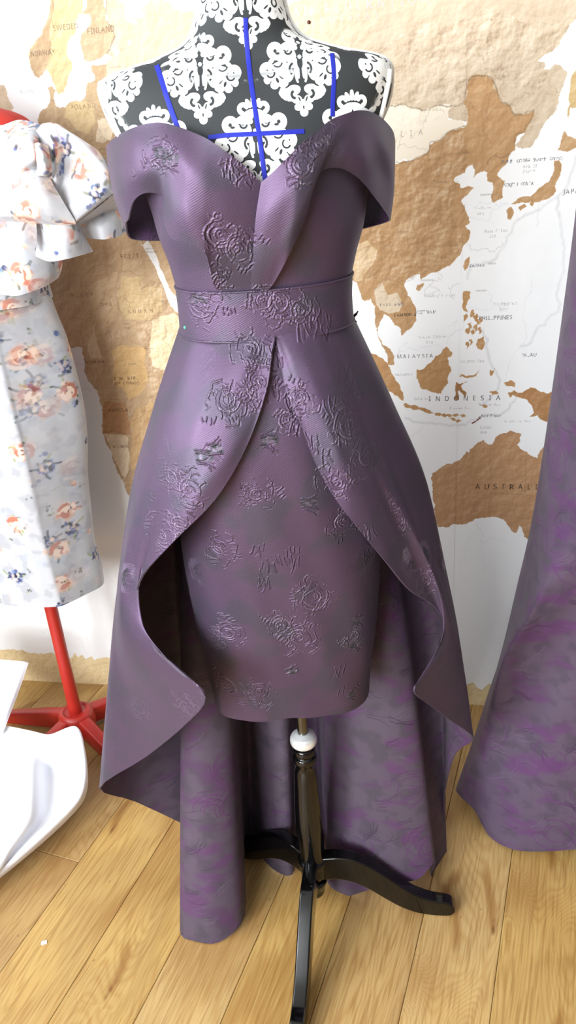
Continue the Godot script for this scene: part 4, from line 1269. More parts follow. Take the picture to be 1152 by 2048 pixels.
		land(hills, null, r, Color(1, 1, 1, 1), 0.2)
	var rel := relief(1024, 1024, 0.02, 91, 2.0)
	var rel2 := relief(512, 512, 0.03, 92, 0.8)
	for y in range(0, MAP_PX, 1024):
		for x in range(0, MAP_PX, 1024):
			for v in rel:
				var part: Rect2i = Rect2i(x, y, mini(1024, MAP_PX - x), mini(1024, MAP_PX - y))
				im.blend_rect_mask(v, hills.get_region(part), Rect2i(Vector2i.ZERO, part.size), part.position)
	for y in range(0, MAP_PX, 512):
		for x in range(0, MAP_PX, 512):
			for v in rel2:
				var part: Rect2i = Rect2i(x, y, mini(512, MAP_PX - x), mini(512, MAP_PX - y))
				im.blend_rect_mask(v, mask.get_region(part), Rect2i(Vector2i.ZERO, part.size), part.position)

	# --- borders and rivers
	var line := brush(1.6, Color(0.38, 0.32, 0.25, 0.42), 0.2)
	var thin := brush(1.3, Color(0.45, 0.35, 0.25, 0.32), 0.2)
	border(im, [Vector2(-0.6189,1.6868),Vector2(-0.6224,1.6233),Vector2(-0.6243,1.6071),Vector2(-0.6164,1.5941),Vector2(-0.6127,1.5796),Vector2(-0.6354,1.5513)], line, 0.06)
	border(im, [Vector2(-0.7146,1.6804),Vector2(-0.7365,1.6173),Vector2(-0.7396,1.5883),Vector2(-0.7476,1.5805),Vector2(-0.749,1.5593),Vector2(-0.76,1.5386)], thin)
	border(im, [Vector2(-0.2201,1.4092),Vector2(-0.1421,1.4205),Vector2(-0.0851,1.4187),Vector2(-0.0615,1.4203),Vector2(-0.0474,1.4133),Vector2(-0.024,1.4056),Vector2(-0.0054,1.4101),Vector2(0.0085,1.4132),Vector2(0.0316,1.4098),Vector2(0.0499,1.4117),Vector2(0.054,1.4304),Vector2(0.0597,1.4504),Vector2(0.0668,1.4563),Vector2(0.091,1.4559),Vector2(0.103,1.4469),Vector2(0.1129,1.4258),Vector2(0.1208,1.4088),Vector2(0.1365,1.4018),Vector2(0.1463,1.3861),Vector2(0.1598,1.3851),Vector2(0.18,1.3919)], line, 0.12)
	border(im, [Vector2(0.0574,1.3742),Vector2(0.0417,1.3702),Vector2(0.0278,1.3678),Vector2(0.0093,1.3536),Vector2(-0.0095,1.3506),Vector2(-0.0113,1.3376),Vector2(-0.0189,1.3311),Vector2(-0.038,1.3236),Vector2(-0.0767,1.3199),Vector2(-0.1649,1.3195)], line, 0.12)
	border(im, [Vector2(0.18,1.3919),Vector2(0.1741,1.3715),Vector2(0.1615,1.3556),Vector2(0.1481,1.3523),Vector2(0.1492,1.3309)], line, 0.12)
	border(im, [Vector2(0.0876,1.3779),Vector2(0.0929,1.358),Vector2(0.1113,1.3575)], thin)
	border(im, [Vector2(0.1037,1.4306),Vector2(0.0958,1.4024),Vector2(0.0875,1.3821)], thin)
	border(im, [Vector2(0.1406,1.3203),Vector2(0.1271,1.3151),Vector2(0.1084,1.319),Vector2(0.0997,1.3038)], line)
	border(im, [Vector2(-0.123,1.0783),Vector2(-0.1049,1.0959),Vector2(-0.0842,1.097),Vector2(-0.0687,1.0913),Vector2(-0.0605,1.0839)], thin)
	border(im, [Vector2(-0.0741,1.0712),Vector2(-0.0639,1.0451),Vector2(-0.0535,1.0291),Vector2(-0.0568,1.0029)], thin)
	border(im, [Vector2(-0.0271,0.9023),Vector2(-0.0057,0.9062),Vector2(0.0071,0.9015),Vector2(0.0154,0.92),Vector2(0.0311,0.9273)], thin)
	border(im, [Vector2(0.1275,0.7334),Vector2(0.1323,0.6448),Vector2(0.1325,0.5561)], thin, 0.01)
	border(im, [Vector2(0.1324,0.6135),Vector2(0.2266,0.6079)], thin, 0.01)
	border(im, [Vector2(0.2062,0.7116),Vector2(0.2098,0.614)], thin, 0.01)
	for r in [[Vector2(-0.7543,1.1423),Vector2(-0.7047,1.156),Vector2(-0.6786,1.1389),Vector2(-0.6277,1.1303)], [Vector2(-0.6786,1.1389),Vector2(-0.6911,1.0801),Vector2(-0.7303,1.0144),Vector2(-0.73,0.9684)], [Vector2(-0.63,1.1304),Vector2(-0.6349,1.0995),Vector2(-0.614,1.1073),Vector2(-0.5857,1.1029)], [Vector2(-0.6946,1.0802),Vector2(-0.6821,1.0354),Vector2(-0.6253,1.0334),Vector2(-0.5931,1.0522)], [Vector2(-0.73,0.9684),Vector2(-0.694,0.979),Vector2(-0.6443,0.9729),Vector2(-0.6411,0.931),Vector2(-0.6606,0.8839)], [Vector2(-0.7702,0.8494),Vector2(-0.7168,0.8448),Vector2(-0.7094,0.7987),Vector2(-0.654,0.8475)], [Vector2(-0.7854,0.7664),Vector2(-0.731,0.7608),Vector2(-0.7152,0.7632)], [Vector2(-0.7218,0.7543),Vector2(-0.7349,0.6759),Vector2(-0.7473,0.649)], [Vector2(-0.6253,1.0334),Vector2(-0.634,0.9772),Vector2(-0.6443,0.9729)], [Vector2(-0.5902,1.0322),Vector2(-0.6026,0.9876),Vector2(-0.5821,0.9642)], [Vector2(-0.6411,0.931),Vector2(-0.6222,0.8951),Vector2(-0.6416,0.8473),Vector2(-0.6223,0.8101)], [Vector2(-0.6669,1.2063),Vector2(-0.6762,1.1388)]]:
		border(im, r, thin)
	for i in 60:
		# provinces and rivers of China, Siberia and Europe
		var box: Rect2 = [Rect2(-0.16, 1.06, 0.25, 0.24), Rect2(-0.1, 1.36, 0.3, 0.2), Rect2(-0.75, 1.35, 0.16, 0.12), Rect2(-0.72, 0.85, 0.15, 0.3)][i % 4]
		var p := box.position + Vector2(rng.randf(), rng.randf()) * box.size
		var q := [p]
		for k in 3:
			q.append(q[-1] + Vector2(rng.randf_range(-0.03, 0.04), rng.randf_range(-0.03, 0.02)))
		border(im, q, brush(1.2, Color(0.40, 0.29, 0.2, 0.2), 0.2), 0.3)
	for i in 26:
		# small place names too fine to read
		var box: Rect2 = [Rect2(-0.16, 1.05, 0.27, 0.3), Rect2(-0.7, 0.85, 0.12, 0.35), Rect2(-0.78, 1.36, 0.2, 0.2)][i % 3]
		var p := box.position + Vector2(rng.randf(), rng.randf()) * box.size
		draw_line_on(im, PackedVector2Array([at_map(p), at_map(p + Vector2(rng.randf_range(0.012, 0.025), 0))]), brush(2.2, Color(0.3, 0.24, 0.2, 0.2), 0.3), 2.6)

	# --- names
	var ink := Color(0.25, 0.2, 0.17)
	var grey := Color(0.42, 0.41, 0.42)
	var pale := Color(0.71, 0.70, 0.70)
	var rus := [Vector2(-0.3565,1.578),Vector2(-0.2124,1.5555),Vector2(-0.1052,1.3573),Vector2(0.0986,0.6222),Vector2(-0.0084,0.8342),Vector2(-0.0764,0.9312),Vector2(0.0859,1.0095),Vector2(-0.0223,1.0279)]
	lettering(im, "RUSSIAN FEDERATION", rus[0], 0.016, 0.0078, pale, false)
	lettering(im, "(RUSSIA)", [Vector2(-0.2261,1.5631)][0], 0.0105, 0.0095, pale)
	lettering(im, "MONGOLIA", [Vector2(-0.1732,1.3638)][0], 0.0105, 0.0115, Color(0.66, 0.62, 0.57))
	lettering(im, "AUSTRALIA", rus[3], 0.0125, 0.0092, ink)
	lettering(im, "INDONESIA", rus[4], 0.0105, 0.0105, Color(0.3, 0.28, 0.27))
	lettering(im, "MALAYSIA", rus[5], 0.0085, 0.0035, grey)
	lettering(im, "PHILIPPINES", [Vector2(0.0931,1.0082)][0], 0.008, 0.001, grey)
	lettering(im, "VIETNAM", [Vector2(-0.0379,1.0254)][0], 0.007, 0.001, grey)
	lettering(im, "THAILAND", [Vector2(-0.1121,1.0438)][0], 0.006, 0.002, grey)
	lettering(im, "CAMBODIA", [Vector2(-0.0819,1.0217)][0], 0.006, 0.001, ink)
	lettering(im, "PALAU", [Vector2(0.1821,0.9286)][0], 0.007, 0.001, grey)
	lettering(im, "JAPAN", [Vector2(0.243,1.2434)][0], 0.0085, 0.002, grey)
	lettering(im, "D.P.R. KOREA (North Korea)", [Vector2(0.1257,1.3039)][0], 0.0062, 0.0004, grey)
	lettering(im, "SOUTH KOREA", [Vector2(0.1314,1.2627)][0], 0.006, 0.0004, grey)
	lettering(im, "Sea of", [Vector2(0.166,1.2942)][0], 0.0052, 0.001, pale, true)
	lettering(im, "Japan", [Vector2(0.1664,1.2863)][0], 0.0052, 0.001, pale, true)
	lettering(im, "Yellow", [Vector2(0.0779,1.2241)][0], 0.0055, 0.0014, pale, true)
	lettering(im, "Sea", [Vector2(0.0821,1.2146)][0], 0.0055, 0.0014, pale, true)
	lettering(im, "East China", [Vector2(0.0987,1.18)][0], 0.0055, 0.0008, pale, true)
	lettering(im, "Sea", [Vector2(0.1078,1.171)][0], 0.0055, 0.0008, pale, true)
	lettering(im, "Taiwan", [Vector2(0.0705,1.116)][0], 0.0058, 0.0005, grey, true)
	lettering(im, "South China Sea", [Vector2(-0.0194,1.0588)][0], 0.0055, 0.0005, pale, true)
	lettering(im, "Philippine", [Vector2(0.1202,1.037)][0], 0.0058, 0.0012, pale, true)
	lettering(im, "Sea", [Vector2(0.1337,1.0253)][0], 0.0058, 0.0012, pale, true)
	lettering(im, "South China", [Vector2(-0.0315,0.9733)][0], 0.0058, 0.0012, pale, true)
	lettering(im, "Sea", [Vector2(-0.0146,0.9621)][0], 0.0058, 0.0012, pale, true)
	lettering(im, "Celebes Sea", [Vector2(0.0586,0.9189)][0], 0.0056, 0.0008, pale, true)
	lettering(im, "Java Sea", [Vector2(-0.04,0.8382)][0], 0.0056, 0.0008, pale, true)
	lettering(im, "Flores Sea", [Vector2(0.0375,0.814)][0], 0.0058, 0.001, pale, true)
	lettering(im, "Banda Sea", [Vector2(0.0995,0.821)][0], 0.0058, 0.001, pale, true)
	lettering(im, "Arafura Sea", [Vector2(0.1554,0.7824)][0], 0.0058, 0.0012, pale, true)
	lettering(im, "Timor", [Vector2(0.1035,0.769)][0], 0.0055, 0.0008, pale, true)
	lettering(im, "Sea", [Vector2(0.106,0.7584)][0], 0.0055, 0.0008, pale, true)
	lettering(im, "East Timor", [Vector2(0.1058,0.7957)][0], 0.0055, 0.0004, grey, true)
	lettering(im, "SINGAPORE", [Vector2(-0.0812,0.8924)][0], 0.005, 0.0004, pale)
	lettering(im, "SWEDEN", [Vector2(-0.7374,1.5982)][0], 0.010, 0.0008, Color(0.5, 0.43, 0.33))
	lettering(im, "FINLAND", [Vector2(-0.6684,1.5871)][0], 0.010, 0.0008, Color(0.48, 0.4, 0.33))
	lettering(im, "NORWAY", [Vector2(-0.7941,1.5597)][0], 0.009, 0.0008, Color(0.45, 0.38, 0.31))
	lettering(im, "POLAND", [Vector2(-0.7287,1.4607)][0], 0.009, 0.002, Color(0.55, 0.46, 0.35))
	lettering(im, "North Sea", [Vector2(-0.8327,1.4976)][0], 0.0065, 0.002, pale, true)
	lettering(im, "SUDAN", [Vector2(-0.6737,1.0496)][0], 0.008, 0.0062, Color(0.42, 0.33, 0.24))
	lettering(im, "EGYPT", [Vector2(-0.6712,1.1681)][0], 0.008, 0.003, Color(0.42, 0.31, 0.21))
	lettering(im, "DEM. REP.", [Vector2(-0.7352,0.8975)][0], 0.0072, 0.002, Color(0.42, 0.31, 0.21))
	lettering(im, "OF CONGO", [Vector2(-0.7348,0.8855)][0], 0.0072, 0.002, Color(0.42, 0.31, 0.21))
	lettering(im, "ANGOLA", [Vector2(-0.7627,0.8207)][0], 0.008, 0.002, Color(0.4, 0.28, 0.2))
	lettering(im, "NAMIBIA", [Vector2(-0.7704,0.7274)][0], 0.007, 0.001, Color(0.45, 0.36, 0.28))
	lettering(im, "CHAD", [Vector2(-0.7385,1.0687)][0], 0.007, 0.002, Color(0.45, 0.36, 0.27))
	lettering(im, "NIGER", [Vector2(-0.8028,1.0911)][0], 0.008, 0.006, Color(0.58, 0.48, 0.38))
	lettering(im, "CAMEROON", [Vector2(-0.8,0.9386)][0], 0.006, 0.001, Color(0.42, 0.33, 0.25))

	# --- the uneven plaster that shows through the paper
	var lumps := noise_image(512, 512, 0.03, 3, 12)
	var m := plain(Color(1, 1, 1), 0.82, 0.0, 0.35)
	m.albedo_texture = tex(im)
	m.heightmap_enabled = true
	m.heightmap_texture = tex(relief_height(lumps))
	m.heightmap_scale = 0.06
	# the paper hangs in strips; one seam is in view on the right
	var seam: float = [Vector2(0.0557,1.3675)][0].x
	var wall: Node3D = get_node("wall_back")
	var w := 0.5
	var k0 := int(floor((MAP_LEFT - seam) / w))
	for k in range(k0, 3):
		var xa := maxf(seam + k * w, MAP_LEFT)
		var xb := minf(seam + (k + 1) * w, MAP_LEFT + MAP_SIDE)
		if xb - xa < 0.02:
			continue
		var a := blank()
		var z := 0.0012 if k % 2 == 0 else 0.0016
		var ua := (xa - MAP_LEFT) / MAP_SIDE
		var ub := (xb - MAP_LEFT) / MAP_SIDE
		quad(a, Vector3(xa, MAP_TOP, z), Vector3(xb, MAP_TOP, z), Vector3(xb, 0.0, z), Vector3(xa, 0.0, z), Vector3(0, 0, 1), Rect2(ua, 0, ub - ua, 1))
		quad(a, Vector3(xa, MAP_TOP, 0), Vector3(xa, MAP_TOP, z), Vector3(xa, 0, z), Vector3(xa, 0, 0), Vector3(-1, 0, 0), Rect2(ua, 0, 0, 1))
		quad(a, Vector3(xb, MAP_TOP, z), Vector3(xb, MAP_TOP, 0), Vector3(xb, 0, 0), Vector3(xb, 0, z), Vector3(1, 0, 0), Rect2(ub, 0, 0, 1))
		obj("wallpaper_strip", mesh_of(a), m, wall)

func relief_height(n: Image) -> Image:
	# broad soft lumps repeated over the map square
	n.convert(Image.FORMAT_L8)
	var big := Image.create(2048, 2048, false, Image.FORMAT_L8)
	for y in range(0, 2048, 512):
		for x in range(0, 2048, 512):
			big.blit_rect(n, Rect2i(0, 0, 512, 512), Vector2i(x, y))
	return big

# ======================================================================= the middle dress form

# cross-sections of the padded torso: middle x, height, half width, depth to the front, depth to the back, squareness
const TORSO := [
	[-0.006, 0.86, 0.118, 0.085, 0.09, 2.3], [-0.006, 0.95, 0.13, 0.095, 0.105, 2.3], [-0.006, 1.06, 0.118, 0.09, 0.09, 2.3],
	[-0.005, 1.17, 0.1, 0.08, 0.075, 2.3], [-0.004, 1.25, 0.118, 0.098, 0.082, 2.3], [-0.004, 1.32, 0.135, 0.114, 0.09, 2.2],
	[-0.005, 1.365, 0.150, 0.114, 0.09, 2.15], [-0.005, 1.40, 0.167, 0.096, 0.086, 2.25], [-0.006, 1.425, 0.173, 0.081, 0.08, 2.5],
	[-0.007, 1.441, 0.172, 0.066, 0.066, 2.8], [-0.006, 1.451, 0.155, 0.058, 0.058, 2.8], [-0.006, 1.461, 0.112, 0.056, 0.058, 2.4],
	[-0.006, 1.474, 0.073, 0.055, 0.058, 2.1], [-0.006, 1.49, 0.057, 0.051, 0.056, 2.0], [-0.005, 1.515, 0.049, 0.047, 0.052, 2.0],
	[-0.005, 1.56, 0.047, 0.045, 0.05, 2.0], [-0.005, 1.60, 0.0465, 0.0445, 0.05, 2.0]]

func torso_at(y: float) -> Array:
	var m := TORSO.size() - 1
	var k := 0
	while k < m - 1 and TORSO[k + 1][1] < y:
		k += 1
	var f := clampf((y - TORSO[k][1]) / (TORSO[k + 1][1] - TORSO[k][1]), 0.0, 1.0)
	var v := []
	for q in 6:
		v.append(cubic_interpolate(TORSO[k][q], TORSO[k + 1][q], TORSO[maxi(k - 1, 0)][q], TORSO[mini(k + 2, m)][q], f))
	return v

func on_torso(x: float, y: float, proud: float) -> Vector3:
	var v := torso_at(y)
	var t := clampf(absf(x - v[0]) / v[2], 0.0, 0.995)
	return Vector3(x, y, v[3] * pow(1.0 - pow(t, v[5]), 1.0 / v[5]) + proud)

func tape(called: String, pts: Array, w: float, parent: Node3D) -> void:
	# a flat woven tape laid on the torso
	var q := []
	for p in pts:
		q.append(Vector3(p.x, p.y, 0))
	var c := spline(q, 40)
	var l := PackedVector3Array()
	var r := PackedVector3Array()
	var mid := PackedVector3Array()
	for i in c.size():
		var d := (c[mini(i + 1, c.size() - 1)] - c[maxi(i - 1, 0)]).normalized()
		var s := Vector3(-d.y, d.x, 0) * w / 2
		var a := c[i] - s
		var b := c[i] + s
		l.append(on_torso(a.x, a.y, 0.0011))
		mid.append(on_torso(c[i].x, c[i].y, 0.0016))
		r.append(on_torso(b.x, b.y, 0.0011))
	var g := [l, mid, r]
	var n := grid_normals(g, false)
	var fl: bool = (n[1][20] as Vector3).z < 0.0
	cloth(called, g, fl, 0.0008, M.tape, M.tape, parent, "tape_back")

func build_form() -> void:
	var f := thing("dress_form", FORM_AT, FORM_TURN, "black dress form with white damask print and blue tapes on a glossy black tripod", "dress form")
	var g := rings(TORSO, 96, 110)
	obj("torso", surface(g, false, true), M.damask, f)
	# neck cap
	obj("neck_cap", lathe([Vector2(0.0, 1.618), Vector2(0.03, 1.616), Vector2(0.044, 1.608), Vector2(0.048, 1.6), Vector2(0.046, 1.596)]), M.piping, f).position = Vector3(-0.005, 0, 0)
	# white piping along both side and shoulder seams
	for s in 2:
		var path := PackedVector3Array()
		var i: int = 24 if s == 0 else 72
		for j in range(44, 111):
			var p: Vector3 = g[i][j]
			path.append(p + Vector3(-0.0012 if s == 0 else 0.0012, 0.0008, 0.0))
		var a := blank()
		tube(a, path, [0.0026], 8)
		obj("piping", mesh_of(a), M.piping, f)
	var edge := blank()
	# the armhole piping in front of the side seam
	var ar := PackedVector3Array()
	for p in [Vector3(-0.176,1.4426,0.02),Vector3(-0.1736,1.4303,0.035),Vector3(-0.1692,1.4152,0.045),Vector3(-0.165,1.4009,0.05),Vector3(-0.1589,1.3832,0.055)]:
		ar.append(on_torso(p.x + 0.002, p.y, 0.0006))
	tube(edge, spline(Array(ar), 24), [0.0042], 8)
	obj("armhole_piping", mesh_of(edge), M.piping, f)
	var edge2 := blank()
	var ar2 := PackedVector3Array()
	for p in [Vector3(0.1621,1.4331,0.02),Vector3(0.1598,1.4207,0.03),Vector3(0.1553,1.4053,0.035),Vector3(0.1508,1.3898,0.04),Vector3(0.1481,1.3794,0.045)]:
		ar2.append(on_torso(p.x - 0.002, p.y, 0.0006))
	tube(edge2, spline(Array(ar2), 24), [0.0036], 8)
	obj("armhole_piping", mesh_of(edge2), M.piping, f)
	tape("centre_tape", [Vector2(-0.0009,1.4926),Vector2(-0.0017,1.4712),Vector2(-0.0008,1.4362),Vector2(0.0021,1.3977),Vector2(0.0041,1.3761),Vector2(0.0059,1.3451),Vector2(0.0074,1.3236)], 0.0052, f)
	tape("bust_tape", [Vector2(-0.0522,1.3765),Vector2(-0.0301,1.3774),Vector2(0.0041,1.3765),Vector2(0.0325,1.376),Vector2(0.0542,1.3755)], 0.0046, f)
	tape("princess_tape", [Vector2(-0.1047,1.4545),Vector2(-0.0991,1.436),Vector2(-0.0918,1.4096),Vector2(-0.0854,1.3885)], 0.0056, f)
	tape("princess_tape", [Vector2(0.0929,1.4529),Vector2(0.0923,1.4302),Vector2(0.089,1.4044),Vector2(0.0874,1.3884)], 0.005, f)
	# underside board, rod, ferrule, turned post
	obj("base_board", lathe([Vector2(0.0, 0.845), Vector2(0.075, 0.845), Vector2(0.082, 0.852), Vector2(0.084, 0.862), Vector2(0.0, 0.864)]), M.gloss_black, f)
	obj("rod", lathe([Vector2(0.0, 0.42), Vector2(0.0095, 0.42), Vector2(0.0095, 0.65), Vector2(0.0095, 0.85), Vector2(0.0, 0.85)], 24), M.steel, f)
	obj("ferrule", lathe(smooth2([Vector2(0.0, 0.411), Vector2(0.016, 0.412), Vector2(0.0225, 0.417), Vector2(0.0238, 0.425), Vector2(0.021, 0.433), Vector2(0.014, 0.438), Vector2(0.0105, 0.44), Vector2(0.0, 0.441)], 28)), M.chrome, f)
	obj("post", lathe(smooth2([Vector2(0.0, 0.076), Vector2(0.012, 0.077), Vector2(0.017, 0.083), Vector2(0.024, 0.092), Vector2(0.0265, 0.11), Vector2(0.0265, 0.122), Vector2(0.029, 0.127), Vector2(0.0285, 0.134), Vector2(0.024, 0.14), Vector2(0.0235, 0.16),
		Vector2(0.0265, 0.2), Vector2(0.0275, 0.23), Vector2(0.026, 0.27), Vector2(0.0235, 0.31), Vector2(0.0215, 0.345), Vector2(0.0185, 0.362), Vector2(0.0195, 0.372), Vector2(0.022, 0.38), Vector2(0.021, 0.388), Vector2(0.0175, 0.392), Vector2(0.02, 0.397), Vector2(0.0195, 0.404), Vector2(0.0165, 0.408), Vector2(0.0, 0.411)], 120), 40), M.gloss_black, f)
	obj("finial", lathe(smooth2([Vector2(0.0, 0.03), Vector2(0.011, 0.032), Vector2(0.0185, 0.042), Vector2(0.02, 0.055), Vector2(0.0225, 0.066), Vector2(0.0235, 0.078), Vector2(0.0, 0.082)], 30)), M.gloss_black, f)
	for ang: float in [8.0, 101.0, 222.0]:
		obj("leg", tripod_leg(deg_to_rad(ang)), M.gloss_black, f)

func tripod_leg(ang: float) -> ArrayMesh:
	# a sawn cabriole leg: reach, height of the underside, height of the top side
	var s := [[0.018, 0.085, 0.142], [0.045, 0.089, 0.146], [0.075, 0.083, 0.143], [0.105, 0.066, 0.128], [0.135, 0.042, 0.104], [0.165, 0.02, 0.077], [0.195, 0.006, 0.054], [0.225, 0.0005, 0.041], [0.25, 0.0, 0.037], [0.262, 0.003, 0.032], [0.268, 0.012, 0.022]]
	var lo := []
	var hi := []
	for v in s:
		lo.append(Vector3(v[0], v[1], 0))
		hi.append(Vector3(v[0], v[2], 0))
	lo = Array(spline(lo, 50))
	hi = Array(spline(hi, 50))
	var out := Vector3(cos(ang), 0, sin(ang))
	var side := Vector3(-sin(ang), 0, cos(ang))
	var h := 0.0125
	var r := 0.0035
	var g := []
	var outline := [[-1, 0, 0, 1], [-1, 1, 1, 0], [1, 1, -1, 0], [1, 0, 0, 1]]
	for k in 13:
		g.append(PackedVector3Array())
	for i in 51:
		var p: Vector3 = lo[i]
		var q: Vector3 = hi[i]
		var rr: float = minf(r, (q - p).length() * 0.3)
		# rounded rectangle, three points to a corner
		var pts := []
		for c in [[-1, 0], [-1, 1], [1, 1], [1, 0]]:
			var cx: float = c[0] * (h - rr)
			var base: Vector3 = (p + Vector3(0, rr, 0)) if c[1] == 0 else (q - Vector3(0, rr, 0))
			var a0: float = {"-10": PI * 1.5, "-11": PI, "11": PI * 0.5, "10": 0.0}[str(c[0]) + str(c[1])]
			for t in 3:
				var a := a0 - t * PI / 4
				pts.append(base + Vector3(0, sin(a) * rr, 0) + Vector3(0, 0, cx + cos(a) * rr))
		for k in 13:
			var v: Vector3 = pts[k % 12]
			g[k].append(out * v.x + Vector3(0, v.y, 0) + side * v.z)
	var n := grid_normals(g, false, true)
	var fl: bool = (n[4][25] as Vector3).y < 0.0
	var a := blank()
	add_grid(a, g, grid_normals(g, fl, true), fl)
	for e in 2:
		var j: int = 0 if e == 0 else 50
		var cap := []
		var c := Vector3.ZERO
		for k in 12:
			c += g[k][j] / 12.0
		for k in 13:
			cap.append(PackedVector3Array([c, g[k][j]]))
		var cn := grid_normals(cap, false, true)
		var f2: bool = (cn[1][1] as Vector3).dot(out if e == 1 else -out) < 0.0
		add_grid(a, cap, grid_normals(cap, f2, true), f2)
	return mesh_of(a)

# ======================================================================= the purple gown

func build_dress() -> void:
	var d := thing("gown", FORM_AT, FORM_TURN, "dark purple brocade off-the-shoulder gown with high-low overskirt, on the damask dress form", "dress")
	# fitted bodice
	var bodice := rings([[-0.005, 1.195, 0.113, 0.096, 0.088, 2.4], [-0.003, 1.235, 0.121, 0.104, 0.09, 2.4], [-0.002, 1.27, 0.131, 0.116, 0.094, 2.3], [-0.002, 1.305, 0.137, 0.121, 0.096, 2.2], [-0.004, 1.348, 0.1475, 0.1185, 0.096, 2.15]], 96, 40)
	for i in bodice.size():
		for j in 41:
			var p: Vector3 = bodice[i][j]
			if p.z > 0.0:
				p.y -= 0.05 * pow(j / 40.0, 3.0) * exp(-p.x * p.x / 0.0022)
				bodice[i][j] = p
	cloth("bodice", bodice, false, 0.0015, M.brocade_shifted, M.lining, d, "lining", true)
	# waistband
	var band := rings([[-0.005, 1.148, 0.117, 0.101, 0.094, 2.4], [-0.005, 1.18, 0.1155, 0.101, 0.092, 2.4], [-0.004, 1.208, 0.1165, 0.102, 0.092, 2.4]], 96, 14)
	var wb := cloth("waistband", band, false, 0.002, M.brocade, M.lining, d, "lining", true)
	for y in [0, 14]:
		var path := PackedVector3Array()
		for i in 97:
			path.append(band[i][y])
		var a := blank()
		tube(a, path, [0.0017], 6)
		obj("edge_roll", mesh_of(a), M.brocade, wb)
	# pencil skirt
	var skirt := rings([[-0.005, 1.16, 0.113, 0.096, 0.092, 2.3], [-0.006, 1.10, 0.127, 0.106, 0.105, 2.3], [-0.008, 1.02, 0.142, 0.113, 0.118, 2.3], [-0.009, 0.93, 0.149, 0.113, 0.121, 2.3], [-0.010, 0.80, 0.151, 0.106, 0.115, 2.4], [-0.011, 0.69, 0.144, 0.099, 0.105, 2.5], [-0.013, 0.60, 0.134, 0.093, 0.097, 2.6], [-0.013, 0.548, 0.130, 0.089, 0.092, 2.6]], 112, 100)
	for i in skirt.size():
		for j in 101:
			var p: Vector3 = skirt[i][j]
			var k := float(j) / 100.0
			# the hem dips a little at the sides; slight drag lines
			p.y -= 0.012 * k * k * absf(p.x + 0.013) / 0.13
			p.z += 0.0012 * sin(p.x * 90.0 + p.y * 25.0) * smoothstep(0.15, 0.5, k) * (1.0 if p.z > 0 else 0.0)
			skirt[i][j] = p
	cloth("skirt", skirt, true, 0.0018, M.brocade, M.lining, d, "lining", true)
	build_collar(d)
	build_overskirt(d)
	# hanging loop ends that stick out at the side of the waist
	var t := blank()
	tube(t, spline([Vector3(0.1097,1.1481,0),Vector3(0.1126,1.1502,0.005),Vector3(0.116,1.1535,0.006),Vector3(0.1181,1.1566,0.006)], 8), [0.0022, 0.0018, 0.001], 6)
	tube(t, spline([Vector3(0.1102,1.1441,0),Vector3(0.1132,1.144,0.004),Vector3(0.1158,1.1418,0.004)], 6), [0.002, 0.001], 6)
	obj("hanging_loop", mesh_of(t), M.thread, d)
	var pin := SphereMesh.new()
	pin.radius = 0.0019
	pin.height = 0.0042
	pin.radial_segments = 12
	pin.rings = 6
	var ph := obj("pin_head", pin, M.pin, d)
	ph.position = [Vector3(-0.1093,1.1623,0.055)][0]

